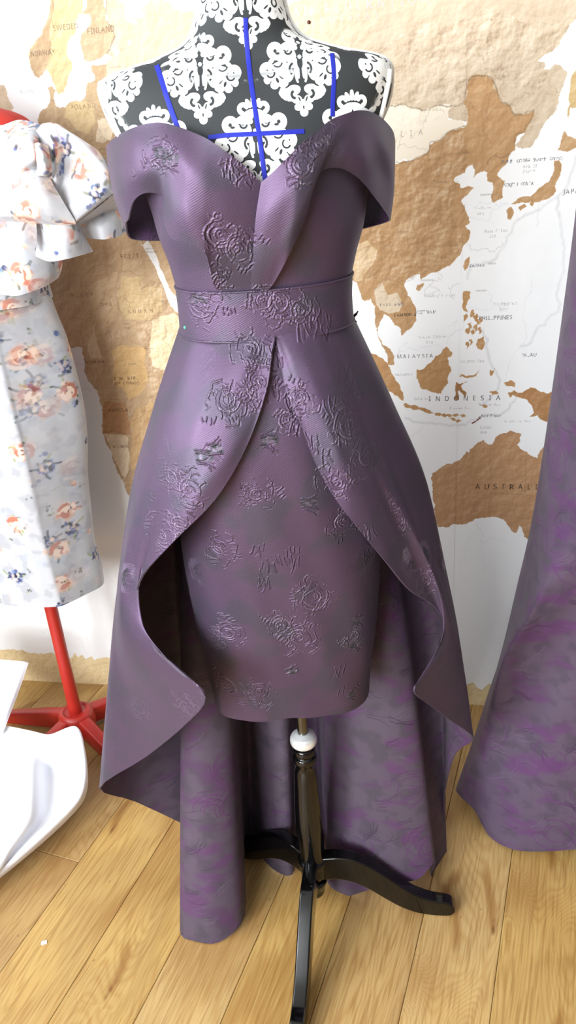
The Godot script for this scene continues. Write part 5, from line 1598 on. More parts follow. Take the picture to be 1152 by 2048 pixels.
func build_collar(d: Node3D) -> void:
	# two lapels that cross at the waist and widen into the shoulder bands
	var left := [
		[Vector3(0.0021,1.3274,0.129),Vector3(-0.004,1.2947,0.127),Vector3(-0.0125,1.2513,0.118),Vector3(-0.0202,1.212,0.1045)],
		[Vector3(-0.0137,1.3457,0.134),Vector3(-0.0213,1.3015,0.132),Vector3(-0.0322,1.256,0.122),Vector3(-0.041,1.2137,0.1055)],
		[Vector3(-0.0337,1.3619,0.136),Vector3(-0.0415,1.3136,0.137),Vector3(-0.0524,1.2635,0.127),Vector3(-0.0617,1.2154,0.106)],
		[Vector3(-0.0513,1.3748,0.132),Vector3(-0.0592,1.3352,0.14),Vector3(-0.0651,1.2947,0.138),Vector3(-0.0674,1.258,0.126)],
		[Vector3(-0.0699,1.384,0.121),Vector3(-0.0772,1.3488,0.138),Vector3(-0.0822,1.3089,0.138),Vector3(-0.087,1.2717,0.124)],
		[Vector3(-0.0887,1.3914,0.112),Vector3(-0.0912,1.3595,0.13),Vector3(-0.0967,1.317,0.126),Vector3(-0.1064,1.2759,0.108)],
		[Vector3(-0.104,1.3951,0.103),Vector3(-0.1036,1.3678,0.12),Vector3(-0.1059,1.3325,0.114),Vector3(-0.1139,1.2939,0.096)],
		[Vector3(-0.1211,1.3952,0.09),Vector3(-0.1181,1.3713,0.106),Vector3(-0.1137,1.3457,0.108),Vector3(-0.1113,1.3194,0.093)],
		[Vector3(-0.1398,1.3924,0.072),Vector3(-0.1375,1.3702,0.088),Vector3(-0.1346,1.3469,0.094),Vector3(-0.131,1.3247,0.086)],
		[Vector3(-0.1572,1.3885,0.046),Vector3(-0.1572,1.3637,0.06),Vector3(-0.1544,1.3397,0.069),Vector3(-0.1497,1.3164,0.066)],
		[Vector3(-0.1746,1.3832,0.012),Vector3(-0.1756,1.3575,0.024),Vector3(-0.1724,1.3275,0.033),Vector3(-0.1643,1.2952,0.036)],
		[Vector3(-0.1894,1.3767,-0.03),Vector3(-0.1897,1.3508,-0.025),Vector3(-0.1863,1.3185,-0.018),Vector3(-0.1758,1.2861,-0.008)],
		[Vector3(-0.1892,1.3738,-0.062),Vector3(-0.1912,1.3442,-0.06),Vector3(-0.1879,1.3077,-0.052),Vector3(-0.1777,1.2649,-0.045)],
		[Vector3(-0.1697,1.3694,-0.092),Vector3(-0.169,1.3357,-0.088),Vector3(-0.1638,1.298,-0.078),Vector3(-0.1408,1.2575,-0.066)],
		[Vector3(-0.1047,1.3679,-0.112),Vector3(-0.1053,1.3367,-0.112),Vector3(-0.1058,1.2919,-0.108),Vector3(-0.0974,1.2522,-0.1)],
		[Vector3(-0.0064,1.361,-0.118),Vector3(-0.0072,1.3296,-0.118),Vector3(-0.0083,1.2844,-0.114),Vector3(-0.0089,1.2451,-0.106)]]
	var gl := loft(left, 120, 44)
	# a soft crease that runs from the shoulder towards the waist
	for i in gl.size():
		for j in 45:
			var p: Vector3 = gl[i][j]
			if i < 64:
				var c: float = p.x + 0.085 - (1.33 - p.y) * 0.42
				p.z -= 0.005 * exp(-c * c / 0.00035) * sin(PI * j / 44.0)
				gl[i][j] = p
	cloth("lapel", gl, false, 0.002, M.brocade, M.lining, d)
	var right := [
		[Vector3(0.0022,1.3281,0.133),Vector3(-0.0062,1.2952,0.132),Vector3(-0.0141,1.252,0.123),Vector3(-0.0208,1.212,0.108)],
		[Vector3(0.0155,1.3373,0.138),Vector3(0.0068,1.2974,0.139),Vector3(-0.0032,1.2516,0.126),Vector3(-0.0107,1.2114,0.109)],
		[Vector3(0.0327,1.3509,0.14),Vector3(0.0247,1.3092,0.144),Vector3(0.0132,1.2563,0.13),Vector3(0.0023,1.2103,0.108)],
		[Vector3(0.0499,1.3643,0.136),Vector3(0.0433,1.3281,0.146),Vector3(0.0354,1.2877,0.142),Vector3(0.0251,1.2452,0.127)],
		[Vector3(0.0704,1.3772,0.121),Vector3(0.0622,1.3464,0.138),Vector3(0.0548,1.3145,0.141),Vector3(0.0475,1.2849,0.13)],
		[Vector3(0.0851,1.3852,0.112),Vector3(0.0758,1.3601,0.125),Vector3(0.0676,1.3359,0.13),Vector3(0.0597,1.316,0.124)],
		[Vector3(0.0998,1.3893,0.103),Vector3(0.0902,1.3701,0.115),Vector3(0.0804,1.3499,0.116),Vector3(0.0713,1.3343,0.116)],
		[Vector3(0.1152,1.3923,0.09),Vector3(0.109,1.373,0.1),Vector3(0.1007,1.3525,0.108),Vector3(0.0929,1.3352,0.106)],
		[Vector3(0.1317,1.3909,0.07),Vector3(0.1283,1.367,0.078),Vector3(0.123,1.3426,0.088),Vector3(0.1174,1.3209,0.086)],
		[Vector3(0.1498,1.3835,0.042),Vector3(0.1487,1.3555,0.05),Vector3(0.147,1.3257,0.042),Vector3(0.1393,1.298,0.058)],
		[Vector3(0.1673,1.3698,0.008),Vector3(0.1666,1.3377,0.01),Vector3(0.1656,1.3062,0.006),Vector3(0.1614,1.2726,0.01)],
		[Vector3(0.1763,1.354,-0.034),Vector3(0.1746,1.322,-0.03),Vector3(0.172,1.2923,-0.028),Vector3(0.1641,1.2629,-0.026)],
		[Vector3(0.1718,1.3515,-0.064),Vector3(0.1683,1.3186,-0.062),Vector3(0.1608,1.2852,-0.06),Vector3(0.1326,1.2531,-0.058)],
		[Vector3(0.1447,1.3517,-0.09),Vector3(0.1424,1.3197,-0.09),Vector3(0.1322,1.2824,-0.088),Vector3(0.1058,1.2492,-0.08)],
		[Vector3(0.0856,1.3558,-0.11),Vector3(0.0812,1.3235,-0.11),Vector3(0.0746,1.2821,-0.108),Vector3(0.0614,1.2459,-0.1)],
		[Vector3(-0.0077,1.3618,-0.119),Vector3(-0.0085,1.3296,-0.119),Vector3(-0.0097,1.2845,-0.115),Vector3(-0.0103,1.2451,-0.107)]]
	var gr := loft(right, 120, 44)
	cloth("lapel", gr, true, 0.002, M.brocade, M.lining, d)

func build_overskirt(d: Node3D) -> void:
	# from the left front edge round the back to the right front edge; each line runs from waist to hem
	var s := [
		[Vector3(0.004,1.1537,0.1),Vector3(0.0039,1.1528,0.1015),Vector3(0.0032,1.1519,0.103),Vector3(0.0025,1.151,0.104),Vector3(0.0017,1.1488,0.105)],
		[Vector3(-0.0014,1.1553,0.1),Vector3(-0.0027,1.1403,0.107),Vector3(-0.0051,1.1262,0.112),Vector3(-0.0077,1.1101,0.117),Vector3(-0.0111,1.0914,0.122)],
		[Vector3(-0.0106,1.156,0.1),Vector3(-0.0162,1.1266,0.11),Vector3(-0.0247,1.092,0.12),Vector3(-0.0341,1.0563,0.128),Vector3(-0.0445,1.0185,0.132)],
		[Vector3(-0.0228,1.1572,0.098),Vector3(-0.0356,1.1168,0.115),Vector3(-0.0515,1.0642,0.128),Vector3(-0.0694,1.0093,0.138),Vector3(-0.0891,0.9562,0.14)],
		[Vector3(-0.0383,1.1579,0.093),Vector3(-0.0584,1.106,0.115),Vector3(-0.0834,1.0411,0.13),Vector3(-0.1135,0.9689,0.14),Vector3(-0.1484,0.9019,0.138)],
		[Vector3(-0.0539,1.1587,0.088),Vector3(-0.0809,1.1005,0.112),Vector3(-0.1138,1.0284,0.125),Vector3(-0.1555,0.9332,0.125),Vector3(-0.2052,0.8374,0.11)],
		[Vector3(-0.0687,1.1587,0.08),Vector3(-0.0999,1.0954,0.1),Vector3(-0.1395,1.0146,0.11),Vector3(-0.1853,0.901,0.1),Vector3(-0.2265,0.7872,0.085)],
		[Vector3(-0.0817,1.1586,0.072),Vector3(-0.1169,1.09,0.088),Vector3(-0.1583,0.9999,0.095),Vector3(-0.2071,0.8664,0.09),Vector3(-0.2232,0.7564,0.095)],
		[Vector3(-0.0932,1.1587,0.062),Vector3(-0.1306,1.084,0.075),Vector3(-0.1732,0.988,0.08),Vector3(-0.229,0.8127,0.085),Vector3(-0.2064,0.7302,0.125)],
		[Vector3(-0.1026,1.1575,0.05),Vector3(-0.1422,1.0771,0.06),Vector3(-0.1858,0.9757,0.065),Vector3(-0.2422,0.7801,0.085),Vector3(-0.1691,0.7151,0.165)],
		[Vector3(-0.1094,1.1566,0.04),Vector3(-0.1516,1.0699,0.045),Vector3(-0.1967,0.963,0.05),Vector3(-0.252,0.7464,0.085),Vector3(-0.1286,0.6887,0.2)],
		[Vector3(-0.1153,1.1551,0.028),Vector3(-0.1598,1.0625,0.03),Vector3(-0.2091,0.9424,0.035),Vector3(-0.2637,0.717,0.07),Vector3(-0.1703,0.6103,0.16)],
		[Vector3(-0.12,1.1535,0.015),Vector3(-0.1668,1.0549,0.015),Vector3(-0.2201,0.9228,0.015),Vector3(-0.2813,0.6835,0.035),Vector3(-0.2588,0.4827,0.08)],
		[Vector3(-0.1237,1.1513,0),Vector3(-0.1734,1.0456,-0.005),Vector3(-0.2326,0.9005,-0.01),Vector3(-0.3006,0.6477,-0.005),Vector3(-0.3728,0.347,0)],
		[Vector3(-0.1241,1.1492,-0.03),Vector3(-0.1748,1.0393,-0.05),Vector3(-0.2314,0.882,-0.07),Vector3(-0.2929,0.6049,-0.08),Vector3(-0.3499,0.1908,-0.12)],
		[Vector3(-0.1169,1.1481,-0.05),Vector3(-0.1599,1.0368,-0.08),Vector3(-0.2101,0.8714,-0.11),Vector3(-0.251,0.5484,-0.14),Vector3(-0.2711,0.0643,-0.17)],
		[Vector3(-0.1069,1.1488,-0.06),Vector3(-0.145,1.0376,-0.1),Vector3(-0.1837,0.8695,-0.13),Vector3(-0.2088,0.5598,-0.15),Vector3(-0.2357,-0.0097,-0.19)],
		[Vector3(-0.1008,1.1464,-0.07),Vector3(-0.1344,1.0368,-0.1),Vector3(-0.1673,0.8855,-0.11),Vector3(-0.1928,0.6336,-0.07),Vector3(-0.268,-0.0057,0.03)],
		[Vector3(-0.0939,1.1463,-0.075),Vector3(-0.1222,1.0358,-0.1),Vector3(-0.1514,0.8884,-0.1),Vector3(-0.1743,0.6452,-0.05),Vector3(-0.2369,0.006,0.06)],
		[Vector3(-0.087,1.1462,-0.08),Vector3(-0.109,1.0333,-0.105),Vector3(-0.1314,0.8867,-0.1),Vector3(-0.1466,0.6426,-0.05),Vector3(-0.1907,0.0048,0.065)],
		[Vector3(-0.0798,1.1464,-0.08),Vector3(-0.098,1.031,-0.11),Vector3(-0.1148,0.8811,-0.11),Vector3(-0.1211,0.627,-0.07),Vector3(-0.1427,0.0232,0.03)],
		[Vector3(-0.0726,1.1462,-0.082),Vector3(-0.0872,1.0272,-0.12),Vector3(-0.1003,0.8715,-0.13),Vector3(-0.1088,0.5926,-0.12),Vector3(-0.145,0.03,-0.12)],
		[Vector3(-0.0618,1.1464,-0.084),Vector3(-0.072,1.0245,-0.125),Vector3(-0.0812,0.8615,-0.15),Vector3(-0.0923,0.5645,-0.16),Vector3(-0.1303,-0.0138,-0.17)],
		[Vector3(-0.0508,1.1468,-0.085),Vector3(-0.0565,1.0233,-0.125),Vector3(-0.0555,0.8635,-0.14),Vector3(-0.0583,0.5813,-0.13),Vector3(-0.0859,0.007,-0.09)],
		[Vector3(-0.0363,1.1469,-0.086),Vector3(-0.0369,1.0217,-0.125),Vector3(-0.0305,0.8614,-0.14),Vector3(-0.0264,0.585,-0.12),Vector3(-0.0468,0.0075,-0.07)],
		[Vector3(-0.0218,1.1464,-0.087),Vector3(-0.0175,1.0187,-0.13),Vector3(-0.0097,0.8555,-0.15),Vector3(-0.0104,0.5703,-0.14),Vector3(-0.035,0.0215,-0.13)],
		[Vector3(-0.0072,1.1465,-0.088),Vector3(0.0021,1.0172,-0.13),Vector3(0.0114,0.8495,-0.16),Vector3(0.0099,0.5418,-0.18),Vector3(-0.0173,0.0095,-0.2)],
		[Vector3(0.0074,1.1461,-0.088),Vector3(0.0218,1.0156,-0.13),Vector3(0.0327,0.8477,-0.16),Vector3(0.0383,0.5392,-0.18),Vector3(0.0265,-0.0028,-0.2)],
		[Vector3(0.022,1.1466,-0.087),Vector3(0.0375,1.0144,-0.13),Vector3(0.0491,0.8526,-0.145),Vector3(0.0506,0.5713,-0.13),Vector3(0.0275,-0.0086,-0.05)],
		[Vector3(0.0365,1.1466,-0.085),Vector3(0.0531,1.0146,-0.125),Vector3(0.0652,0.8576,-0.13),Vector3(0.0677,0.583,-0.11),Vector3(0.0586,-0.0037,-0.02)],
		[Vector3(0.0473,1.147,-0.082),Vector3(0.0685,1.0148,-0.12),Vector3(0.0853,0.8601,-0.12),Vector3(0.093,0.594,-0.09),Vector3(0.0933,0.0166,-0.01)],
		[Vector3(0.0581,1.1466,-0.08),Vector3(0.0835,1.0165,-0.11),Vector3(0.1091,0.8623,-0.11),Vector3(0.1305,0.6038,-0.07),Vector3(0.1422,0.0478,0)],
		[Vector3(0.0687,1.1456,-0.077),Vector3(0.0986,1.0168,-0.105),Vector3(0.1291,0.8627,-0.105),Vector3(0.1638,0.6074,-0.06),Vector3(0.2011,0.0525,0)],
		[Vector3(0.0778,1.145,-0.073),Vector3(0.112,1.0171,-0.1),Vector3(0.1454,0.8614,-0.105),Vector3(0.1896,0.5984,-0.07),Vector3(0.2363,0.0794,-0.015)],
		[Vector3(0.086,1.1453,-0.068),Vector3(0.1228,1.0163,-0.1),Vector3(0.1567,0.8583,-0.11),Vector3(0.2071,0.5702,-0.11),Vector3(0.2383,-0.0098,-0.05)],
		[Vector3(0.0939,1.1455,-0.06),Vector3(0.1346,1.0168,-0.095),Vector3(0.1763,0.8525,-0.12),Vector3(0.2355,0.5476,-0.14),Vector3(0.2595,-0.0471,-0.07)],
		[Vector3(0.1023,1.146,-0.05),Vector3(0.1458,1.0203,-0.08),Vector3(0.1954,0.8551,-0.11),Vector3(0.2632,0.5561,-0.14),Vector3(0.282,-0.0559,-0.1)],
		[Vector3(0.1087,1.1479,-0.03),Vector3(0.1567,1.0205,-0.05),Vector3(0.2121,0.8663,-0.08),Vector3(0.2771,0.5704,-0.1),Vector3(0.2735,0.1355,-0.1)],
		[Vector3(0.1113,1.1492,-0.015),Vector3(0.1632,1.0214,-0.02),Vector3(0.2172,0.8743,-0.04),Vector3(0.2814,0.5723,-0.05),Vector3(0.2829,0.3038,-0.06)],
		[Vector3(0.1118,1.1506,0),Vector3(0.1652,1.0236,0),Vector3(0.2179,0.881,-0.005),Vector3(0.2757,0.5672,0),Vector3(0.3007,0.3945,0)],
		[Vector3(0.1077,1.1535,0.02),Vector3(0.1572,1.0304,0.02),Vector3(0.2055,0.889,0.02),Vector3(0.2591,0.6201,0.03),Vector3(0.2428,0.4939,0.06)],
		[Vector3(0.1029,1.1554,0.035),Vector3(0.1481,1.0358,0.035),Vector3(0.1922,0.895,0.04),Vector3(0.25,0.6397,0.05),Vector3(0.2012,0.5617,0.1)],
		[Vector3(0.0964,1.1572,0.048),Vector3(0.1359,1.0449,0.05),Vector3(0.1764,0.9091,0.06),Vector3(0.2412,0.6723,0.065),Vector3(0.1678,0.6308,0.15)],
		[Vector3(0.0891,1.1584,0.058),Vector3(0.124,1.0538,0.065),Vector3(0.1613,0.9246,0.075),Vector3(0.2341,0.7009,0.07),Vector3(0.189,0.6449,0.12)],
		[Vector3(0.0805,1.1592,0.068),Vector3(0.1125,1.0627,0.08),Vector3(0.149,0.9424,0.088),Vector3(0.221,0.745,0.075),Vector3(0.2211,0.6484,0.085)],
		[Vector3(0.0717,1.1596,0.076),Vector3(0.1005,1.0699,0.09),Vector3(0.1339,0.9596,0.1),Vector3(0.1958,0.8094,0.08),Vector3(0.237,0.6666,0.06)],
		[Vector3(0.0617,1.1593,0.083),Vector3(0.0883,1.0804,0.1),Vector3(0.1178,0.9828,0.11),Vector3(0.1618,0.858,0.09),Vector3(0.2118,0.7234,0.07)],
		[Vector3(0.052,1.1594,0.089),Vector3(0.0741,1.0935,0.108),Vector3(0.0996,1.009,0.12),Vector3(0.1309,0.9113,0.115),Vector3(0.1719,0.7714,0.1)],
		[Vector3(0.0424,1.1585,0.093),Vector3(0.0598,1.1022,0.112),Vector3(0.0809,1.036,0.125),Vector3(0.1064,0.9458,0.13),Vector3(0.1377,0.8318,0.13)],
		[Vector3(0.0329,1.158,0.096),Vector3(0.0458,1.1101,0.114),Vector3(0.0608,1.0581,0.127),Vector3(0.0782,0.9963,0.136),Vector3(0.0937,0.9015,0.142)],
		[Vector3(0.0247,1.1572,0.098),Vector3(0.0341,1.12,0.112),Vector3(0.045,1.0747,0.124),Vector3(0.0578,1.0303,0.132),Vector3(0.0672,0.9429,0.14)],
		[Vector3(0.0172,1.1561,0.099),Vector3(0.0224,1.1295,0.109),Vector3(0.0292,1.0967,0.118),Vector3(0.0361,1.0627,0.125),Vector3(0.0431,0.995,0.134)],
		[Vector3(0.0109,1.155,0.1),Vector3(0.0139,1.1386,0.105),Vector3(0.0178,1.1179,0.111),Vector3(0.0223,1.095,0.117),Vector3(0.0275,1.0473,0.126)],
		[Vector3(0.0072,1.154,0.1),Vector3(0.0082,1.1448,0.103),Vector3(0.0098,1.1329,0.106),Vector3(0.0118,1.1191,0.109),Vector3(0.0131,1.0875,0.115)],
		[Vector3(0.0047,1.1536,0.1),Vector3(0.005,1.1507,0.101),Vector3(0.0054,1.1478,0.102),Vector3(0.0057,1.1437,0.103),Vector3(0.0069,1.136,0.105)]]
	var g := loft(s, 216, 64)
	cloth("overskirt", g, false, 0.0025, M.brocade, M.lining, d)

# ======================================================================= the red form and its floral dress

func build_floral_form() -> void:
	var at := Vector3(-0.91, 0.0, 0.2)
	var f := thing("dress_form", at, 0.0, "red dress form on a thin red pole with cast feet, under the floral dress", "dress form")
	var body := rings([[0.0, 0.84, 0.12, 0.085, 0.09, 2.3], [0.0, 0.95, 0.135, 0.095, 0.105, 2.3], [0.0, 1.06, 0.122, 0.09, 0.09, 2.3], [0.0, 1.16, 0.105, 0.08, 0.075, 2.3], [0.0, 1.28, 0.13, 0.11, 0.09, 2.3], [0.0, 1.36, 0.155, 0.11, 0.095, 2.6],
		[0.0, 1.42, 0.178, 0.08, 0.08, 3.0], [0.0, 1.44, 0.176, 0.065, 0.065, 3.1], [0.0, 1.456, 0.15, 0.056, 0.056, 2.7], [0.0, 1.475, 0.09, 0.055, 0.055, 2.2], [0.0, 1.50, 0.055, 0.05, 0.055, 2.0], [0.0, 1.58, 0.05, 0.048, 0.052, 2.0]], 64, 70)
	obj("torso", surface(body, false, true), M.red_cloth, f)
	obj("neck_cap", lathe([Vector2(0, 1.592), Vector2(0.04, 1.588), Vector2(0.051, 1.58), Vector2(0.05, 1.575)]), M.red_metal, f)
	obj("pole", lathe([Vector2(0.0, 0.04), Vector2(0.017, 0.04), Vector2(0.0165, 0.09), Vector2(0.0155, 0.25), Vector2(0.0155, 0.42), Vector2(0.021, 0.435), Vector2(0.021, 0.46), Vector2(0.013, 0.47), Vector2(0.013, 0.86), Vector2(0, 0.86)], 28), M.red_metal, f)
	obj("hub", lathe(smooth2([Vector2(0.0, 0.012), Vector2(0.03, 0.012), Vector2(0.044, 0.02), Vector2(0.048, 0.045), Vector2(0.044, 0.066), Vector2(0.034, 0.074), Vector2(0.026, 0.069), Vector2(0.0, 0.067)], 40)), M.red_metal, f)
	for deg: float in [-50.0, 36.0, 116.0, 188.0]:
		var a := blank()
		var dir := Vector3(cos(deg_to_rad(deg)), 0, sin(deg_to_rad(deg)))
		var side := Vector3(-dir.z, 0, dir.x)
		var prof := [[0.03, 0.022, 0.068, 0.019], [0.09, 0.014, 0.058, 0.017], [0.16, 0.005, 0.042, 0.015], [0.22, 0.0, 0.028, 0.015], [0.245, 0.0, 0.02, 0.012], [0.25, 0.004, 0.012, 0.008]]
		var g := []
		for k in 9:
			g.append(PackedVector3Array())
		for p in prof:
			var w: float = p[3]
			var pts := [[-w, p[1]], [-w, p[2] - 0.006], [-w * 0.6, p[2]], [w * 0.6, p[2]], [w, p[2] - 0.006], [w, p[1]], [w * 0.5, p[1]], [-w * 0.5, p[1]], [-w, p[1]]]
			for k in 9:
				g[k].append(dir * p[0] + side * pts[k][0] + Vector3(0, pts[k][1], 0))
		var n := grid_normals(g, false, true)
		var fl: bool = (n[3][2] as Vector3).y < 0.0
		add_grid(a, g, grid_normals(g, fl, true), fl)
		var q := []
		for k in 9:
			q.append(PackedVector3Array([dir * 0.25 + Vector3(0, 0.008, 0), g[k][5]]))
		var qn := grid_normals(q, false, true)
		var f2: bool = (qn[1][1] as Vector3).dot(dir) < 0.0
		add_grid(a, q, grid_normals(q, f2, true), f2)
		obj("foot", mesh_of(a), M.red_metal, f)

func floral_section(y: float, a: float, cx: float, zf: float) -> Array:
	return [Vector3(0, y, -zf * 0.8), Vector3(-a * 0.75, y, -zf * 0.65), Vector3(-a, y, 0.0), Vector3(-a * 0.8, y, zf * 0.7), Vector3(-a * 0.3, y, zf), Vector3(cx * 0.45, y, zf * 1.04), Vector3(cx - 0.012, y, zf * 1.0), Vector3(cx, y, zf * 0.97), Vector3(cx + 0.007, y, zf * 0.9), Vector3(lerpf(cx, a, 0.6), y, zf * 0.5), Vector3(a, y, 0.0), Vector3(a * 0.7, y, -zf * 0.65), Vector3(0, y, -zf * 0.8)]

func build_floral_dress() -> void:
	var at := Vector3(-0.91, 0.0, 0.2)
	var d := thing("floral_dress", at, 0.0, "white satin dress printed with peach and navy flowers, a large bow at the shoulder", "dress")
	var lv := [[1.13, 0.155, 0.08, 0.105], [1.08, 0.165, 0.083, 0.11], [1.03, 0.175, 0.087, 0.118], [0.91, 0.183, 0.092, 0.124], [0.82, 0.177, 0.094, 0.122], [0.74, 0.162, 0.09, 0.116], [0.66, 0.154, 0.085, 0.11], [0.56, 0.146, 0.085, 0.107], [0.51, 0.151, 0.088, 0.107], [0.462, 0.15, 0.09, 0.106]]
	var cols := []
	for l in lv:
		cols.append(floral_section(l[0], l[1], l[2], l[3]))
	# lines run round; turn them into lines that run down
	var lines := []
	for k in cols[0].size():
		var q := []
		for c in cols:
			q.append(c[k])
		lines.append(q)
	cloth("skirt", loft(lines, 132, 60), true, 0.002, M.floral, M.paper, d)
	var bod := rings([[0.0, 1.12, 0.152, 0.108, 0.09, 2.6], [0.0, 1.2, 0.145, 0.112, 0.088, 2.5], [0.0, 1.28, 0.152, 0.125, 0.095, 2.5], [0.0, 1.36, 0.165, 0.12, 0.1, 2.7], [0.0, 1.41, 0.182, 0.09, 0.09, 3.0], [0.0, 1.432, 0.184, 0.078, 0.078, 3.0]], 72, 40)
	cloth("bodice", bod, false, 0.002, M.floral, M.paper, d, "lining", true)
	# the bow on the shoulder: two folded loops, the knot and hanging ends
	var b := [
		[Vector3(0.2628,1.4145,0.14),Vector3(0.2701,1.3931,0.15),Vector3(0.2788,1.3703,0.16),Vector3(0.2818,1.3512,0.16)],
		[Vector3(0.2861,1.4236,0.158),Vector3(0.299,1.3927,0.166),Vector3(0.3004,1.3579,0.17),Vector3(0.2891,1.3304,0.166)],
		[Vector3(0.3144,1.4192,0.172),Vector3(0.3155,1.3855,0.152),Vector3(0.3063,1.3454,0.15),Vector3(0.2939,1.3113,0.162)],
		[Vector3(0.3419,1.4028,0.168),Vector3(0.3626,1.368,0.176),Vector3(0.3475,1.326,0.18),Vector3(0.3088,1.2917,0.172)],
		[Vector3(0.3711,1.3804,0.162),Vector3(0.3888,1.3471,0.176),Vector3(0.3716,1.31,0.178),Vector3(0.3171,1.2753,0.17)],
		[Vector3(0.3798,1.3648,0.152),Vector3(0.3924,1.3252,0.16),Vector3(0.3881,1.3121,0.166),Vector3(0.3186,1.2733,0.166)]]
	var loop := cloth("bow_loop", loft(b, 44, 30), true, 0.003, M.floral, M.floral, d, "back_face")
	var b2 := [
		[Vector3(0.3734,1.3594,0.13),Vector3(0.3873,1.3235,0.15),Vector3(0.3793,1.3085,0.15),Vector3(0.3147,1.2713,0.15)],
		[Vector3(0.3699,1.3373,0.09),Vector3(0.3676,1.303,0.09),Vector3(0.3574,1.2873,0.09),Vector3(0.3017,1.2626,0.12)],
		[Vector3(0.3486,1.3427,0.05),Vector3(0.3548,1.297,0.05),Vector3(0.3493,1.2763,0.05),Vector3(0.2971,1.2574,0.09)],
		[Vector3(0.3152,1.3562,0.02),Vector3(0.3286,1.2965,0.02),Vector3(0.3241,1.2709,0.02),Vector3(0.2886,1.2549,0.06)]]
	cloth("bow_fold", loft(b2, 24, 24), true, 0.003, M.floral, M.floral, d, "back_face")
	var b3 := [
		[Vector3(0.2765,1.3515,0.16),Vector3(0.2625,1.3551,0.17),Vector3(0.2426,1.3541,0.17),Vector3(0.2093,1.3428,0.16),Vector3(0.1431,1.3311,0.13)],
		[Vector3(0.2916,1.3307,0.175),Vector3(0.2748,1.334,0.19),Vector3(0.2503,1.3311,0.192),Vector3(0.2189,1.3241,0.195),Vector3(0.1459,1.3162,0.15)],
		[Vector3(0.3075,1.3025,0.18),Vector3(0.2851,1.3074,0.198),Vector3(0.2522,1.307,0.198),Vector3(0.2072,1.306,0.19),Vector3(0.1439,1.305,0.16)],
		[Vector3(0.3173,1.2761,0.17),Vector3(0.285,1.2824,0.185),Vector3(0.2482,1.288,0.19),Vector3(0.1993,1.2924,0.19),Vector3(0.1349,1.2926,0.15)],
		[Vector3(0.3118,1.2708,0.16),Vector3(0.276,1.2737,0.17),Vector3(0.236,1.279,0.17),Vector3(0.1808,1.2836,0.16),Vector3(0.1214,1.2851,0.13)]]
	cloth("bow_loop", loft(b3, 40, 36), false, 0.003, M.floral, M.floral, d, "back_face")
	var b4 := [
		[Vector3(0.1209,1.4203,0.1),Vector3(0.1705,1.3925,0.15),Vector3(0.1673,1.3586,0.16),Vector3(0.1385,1.328,0.14)],
		[Vector3(0.1795,1.4284,0.1),Vector3(0.2127,1.4009,0.16),Vector3(0.2072,1.3679,0.175),Vector3(0.1842,1.3342,0.16)],
		[Vector3(0.2136,1.435,0.1),Vector3(0.2494,1.4058,0.17),Vector3(0.2459,1.3731,0.185),Vector3(0.2225,1.3455,0.17)],
		[Vector3(0.2424,1.4304,0.11),Vector3(0.2718,1.4005,0.175),Vector3(0.2748,1.3727,0.19),Vector3(0.2522,1.3574,0.175)],
		[Vector3(0.264,1.4235,0.12),Vector3(0.2734,1.3967,0.155),Vector3(0.2792,1.3742,0.17),Vector3(0.2694,1.352,0.16)]]
	cloth("bow_loop", loft(b4, 36, 30), true, 0.003, M.floral, M.floral, d, "back_face")
	var k := [
		[Vector3(0.2622,1.3924,0.17),Vector3(0.2753,1.3785,0.185),Vector3(0.2771,1.36,0.19),Vector3(0.2616,1.3478,0.175)],
		[Vector3(0.2821,1.3962,0.18),Vector3(0.295,1.3789,0.2),Vector3(0.2958,1.3591,0.2),Vector3(0.284,1.3468,0.185)],
		[Vector3(0.2933,1.3902,0.17),Vector3(0.3008,1.3753,0.185),Vector3(0.2998,1.3547,0.185),Vector3(0.2897,1.3412,0.17)]]
	cloth("bow_knot", loft(k, 16, 16), true, 0.003, M.floral, M.floral, d, "back_face")
	var t1 := [
		[Vector3(0.1439,1.2905,0.15),Vector3(0.143,1.2763,0.155),Vector3(0.1376,1.2662,0.15)],
		[Vector3(0.186,1.2857,0.16),Vector3(0.19,1.2692,0.175),Vector3(0.185,1.2565,0.175)],
		[Vector3(0.2205,1.2827,0.165),Vector3(0.2234,1.2583,0.18),Vector3(0.2137,1.241,0.18)],
		[Vector3(0.2422,1.2794,0.16),Vector3(0.2419,1.2481,0.17),Vector3(0.2312,1.2257,0.17)]]
	cloth("bow_end", loft(t1, 24, 18), true, 0.003, M.floral, M.floral, d, "back_face")
	var t2 := [
		[Vector3(0.2334,1.2765,0.14),Vector3(0.2264,1.2455,0.14),Vector3(0.214,1.2186,0.135)],
		[Vector3(0.258,1.2761,0.16),Vector3(0.2586,1.2426,0.165),Vector3(0.2512,1.2109,0.16)],
		[Vector3(0.2874,1.2741,0.165),Vector3(0.2953,1.2459,0.175),Vector3(0.2902,1.2146,0.17)],
		[Vector3(0.3051,1.2714,0.155),Vector3(0.3116,1.2445,0.155),Vector3(0.3096,1.2176,0.15)],
		[Vector3(0.298,1.2687,0.13),Vector3(0.3095,1.2437,0.125),Vector3(0.3187,1.2192,0.12)]]
	cloth("bow_end", loft(t2, 32, 24), true, 0.003, M.floral, M.floral, d, "back_face")
	var t3 := [
		[Vector3(0.2824,1.2668,0.1),Vector3(0.2892,1.253,0.1),Vector3(0.3001,1.2406,0.1)],
		[Vector3(0.3203,1.282,0.1),Vector3(0.3346,1.2615,0.11),Vector3(0.3349,1.2374,0.11)],
		[Vector3(0.342,1.2916,0.08),Vector3(0.3575,1.2667,0.09),Vector3(0.3554,1.2383,0.09)],
		[Vector3(0.3461,1.2908,0.05),Vector3(0.3575,1.2678,0.055),Vector3(0.3591,1.2433,0.05)]]
	cloth("bow_end", loft(t3, 28, 18), true, 0.003, M.floral, M.floral, d, "back_face")

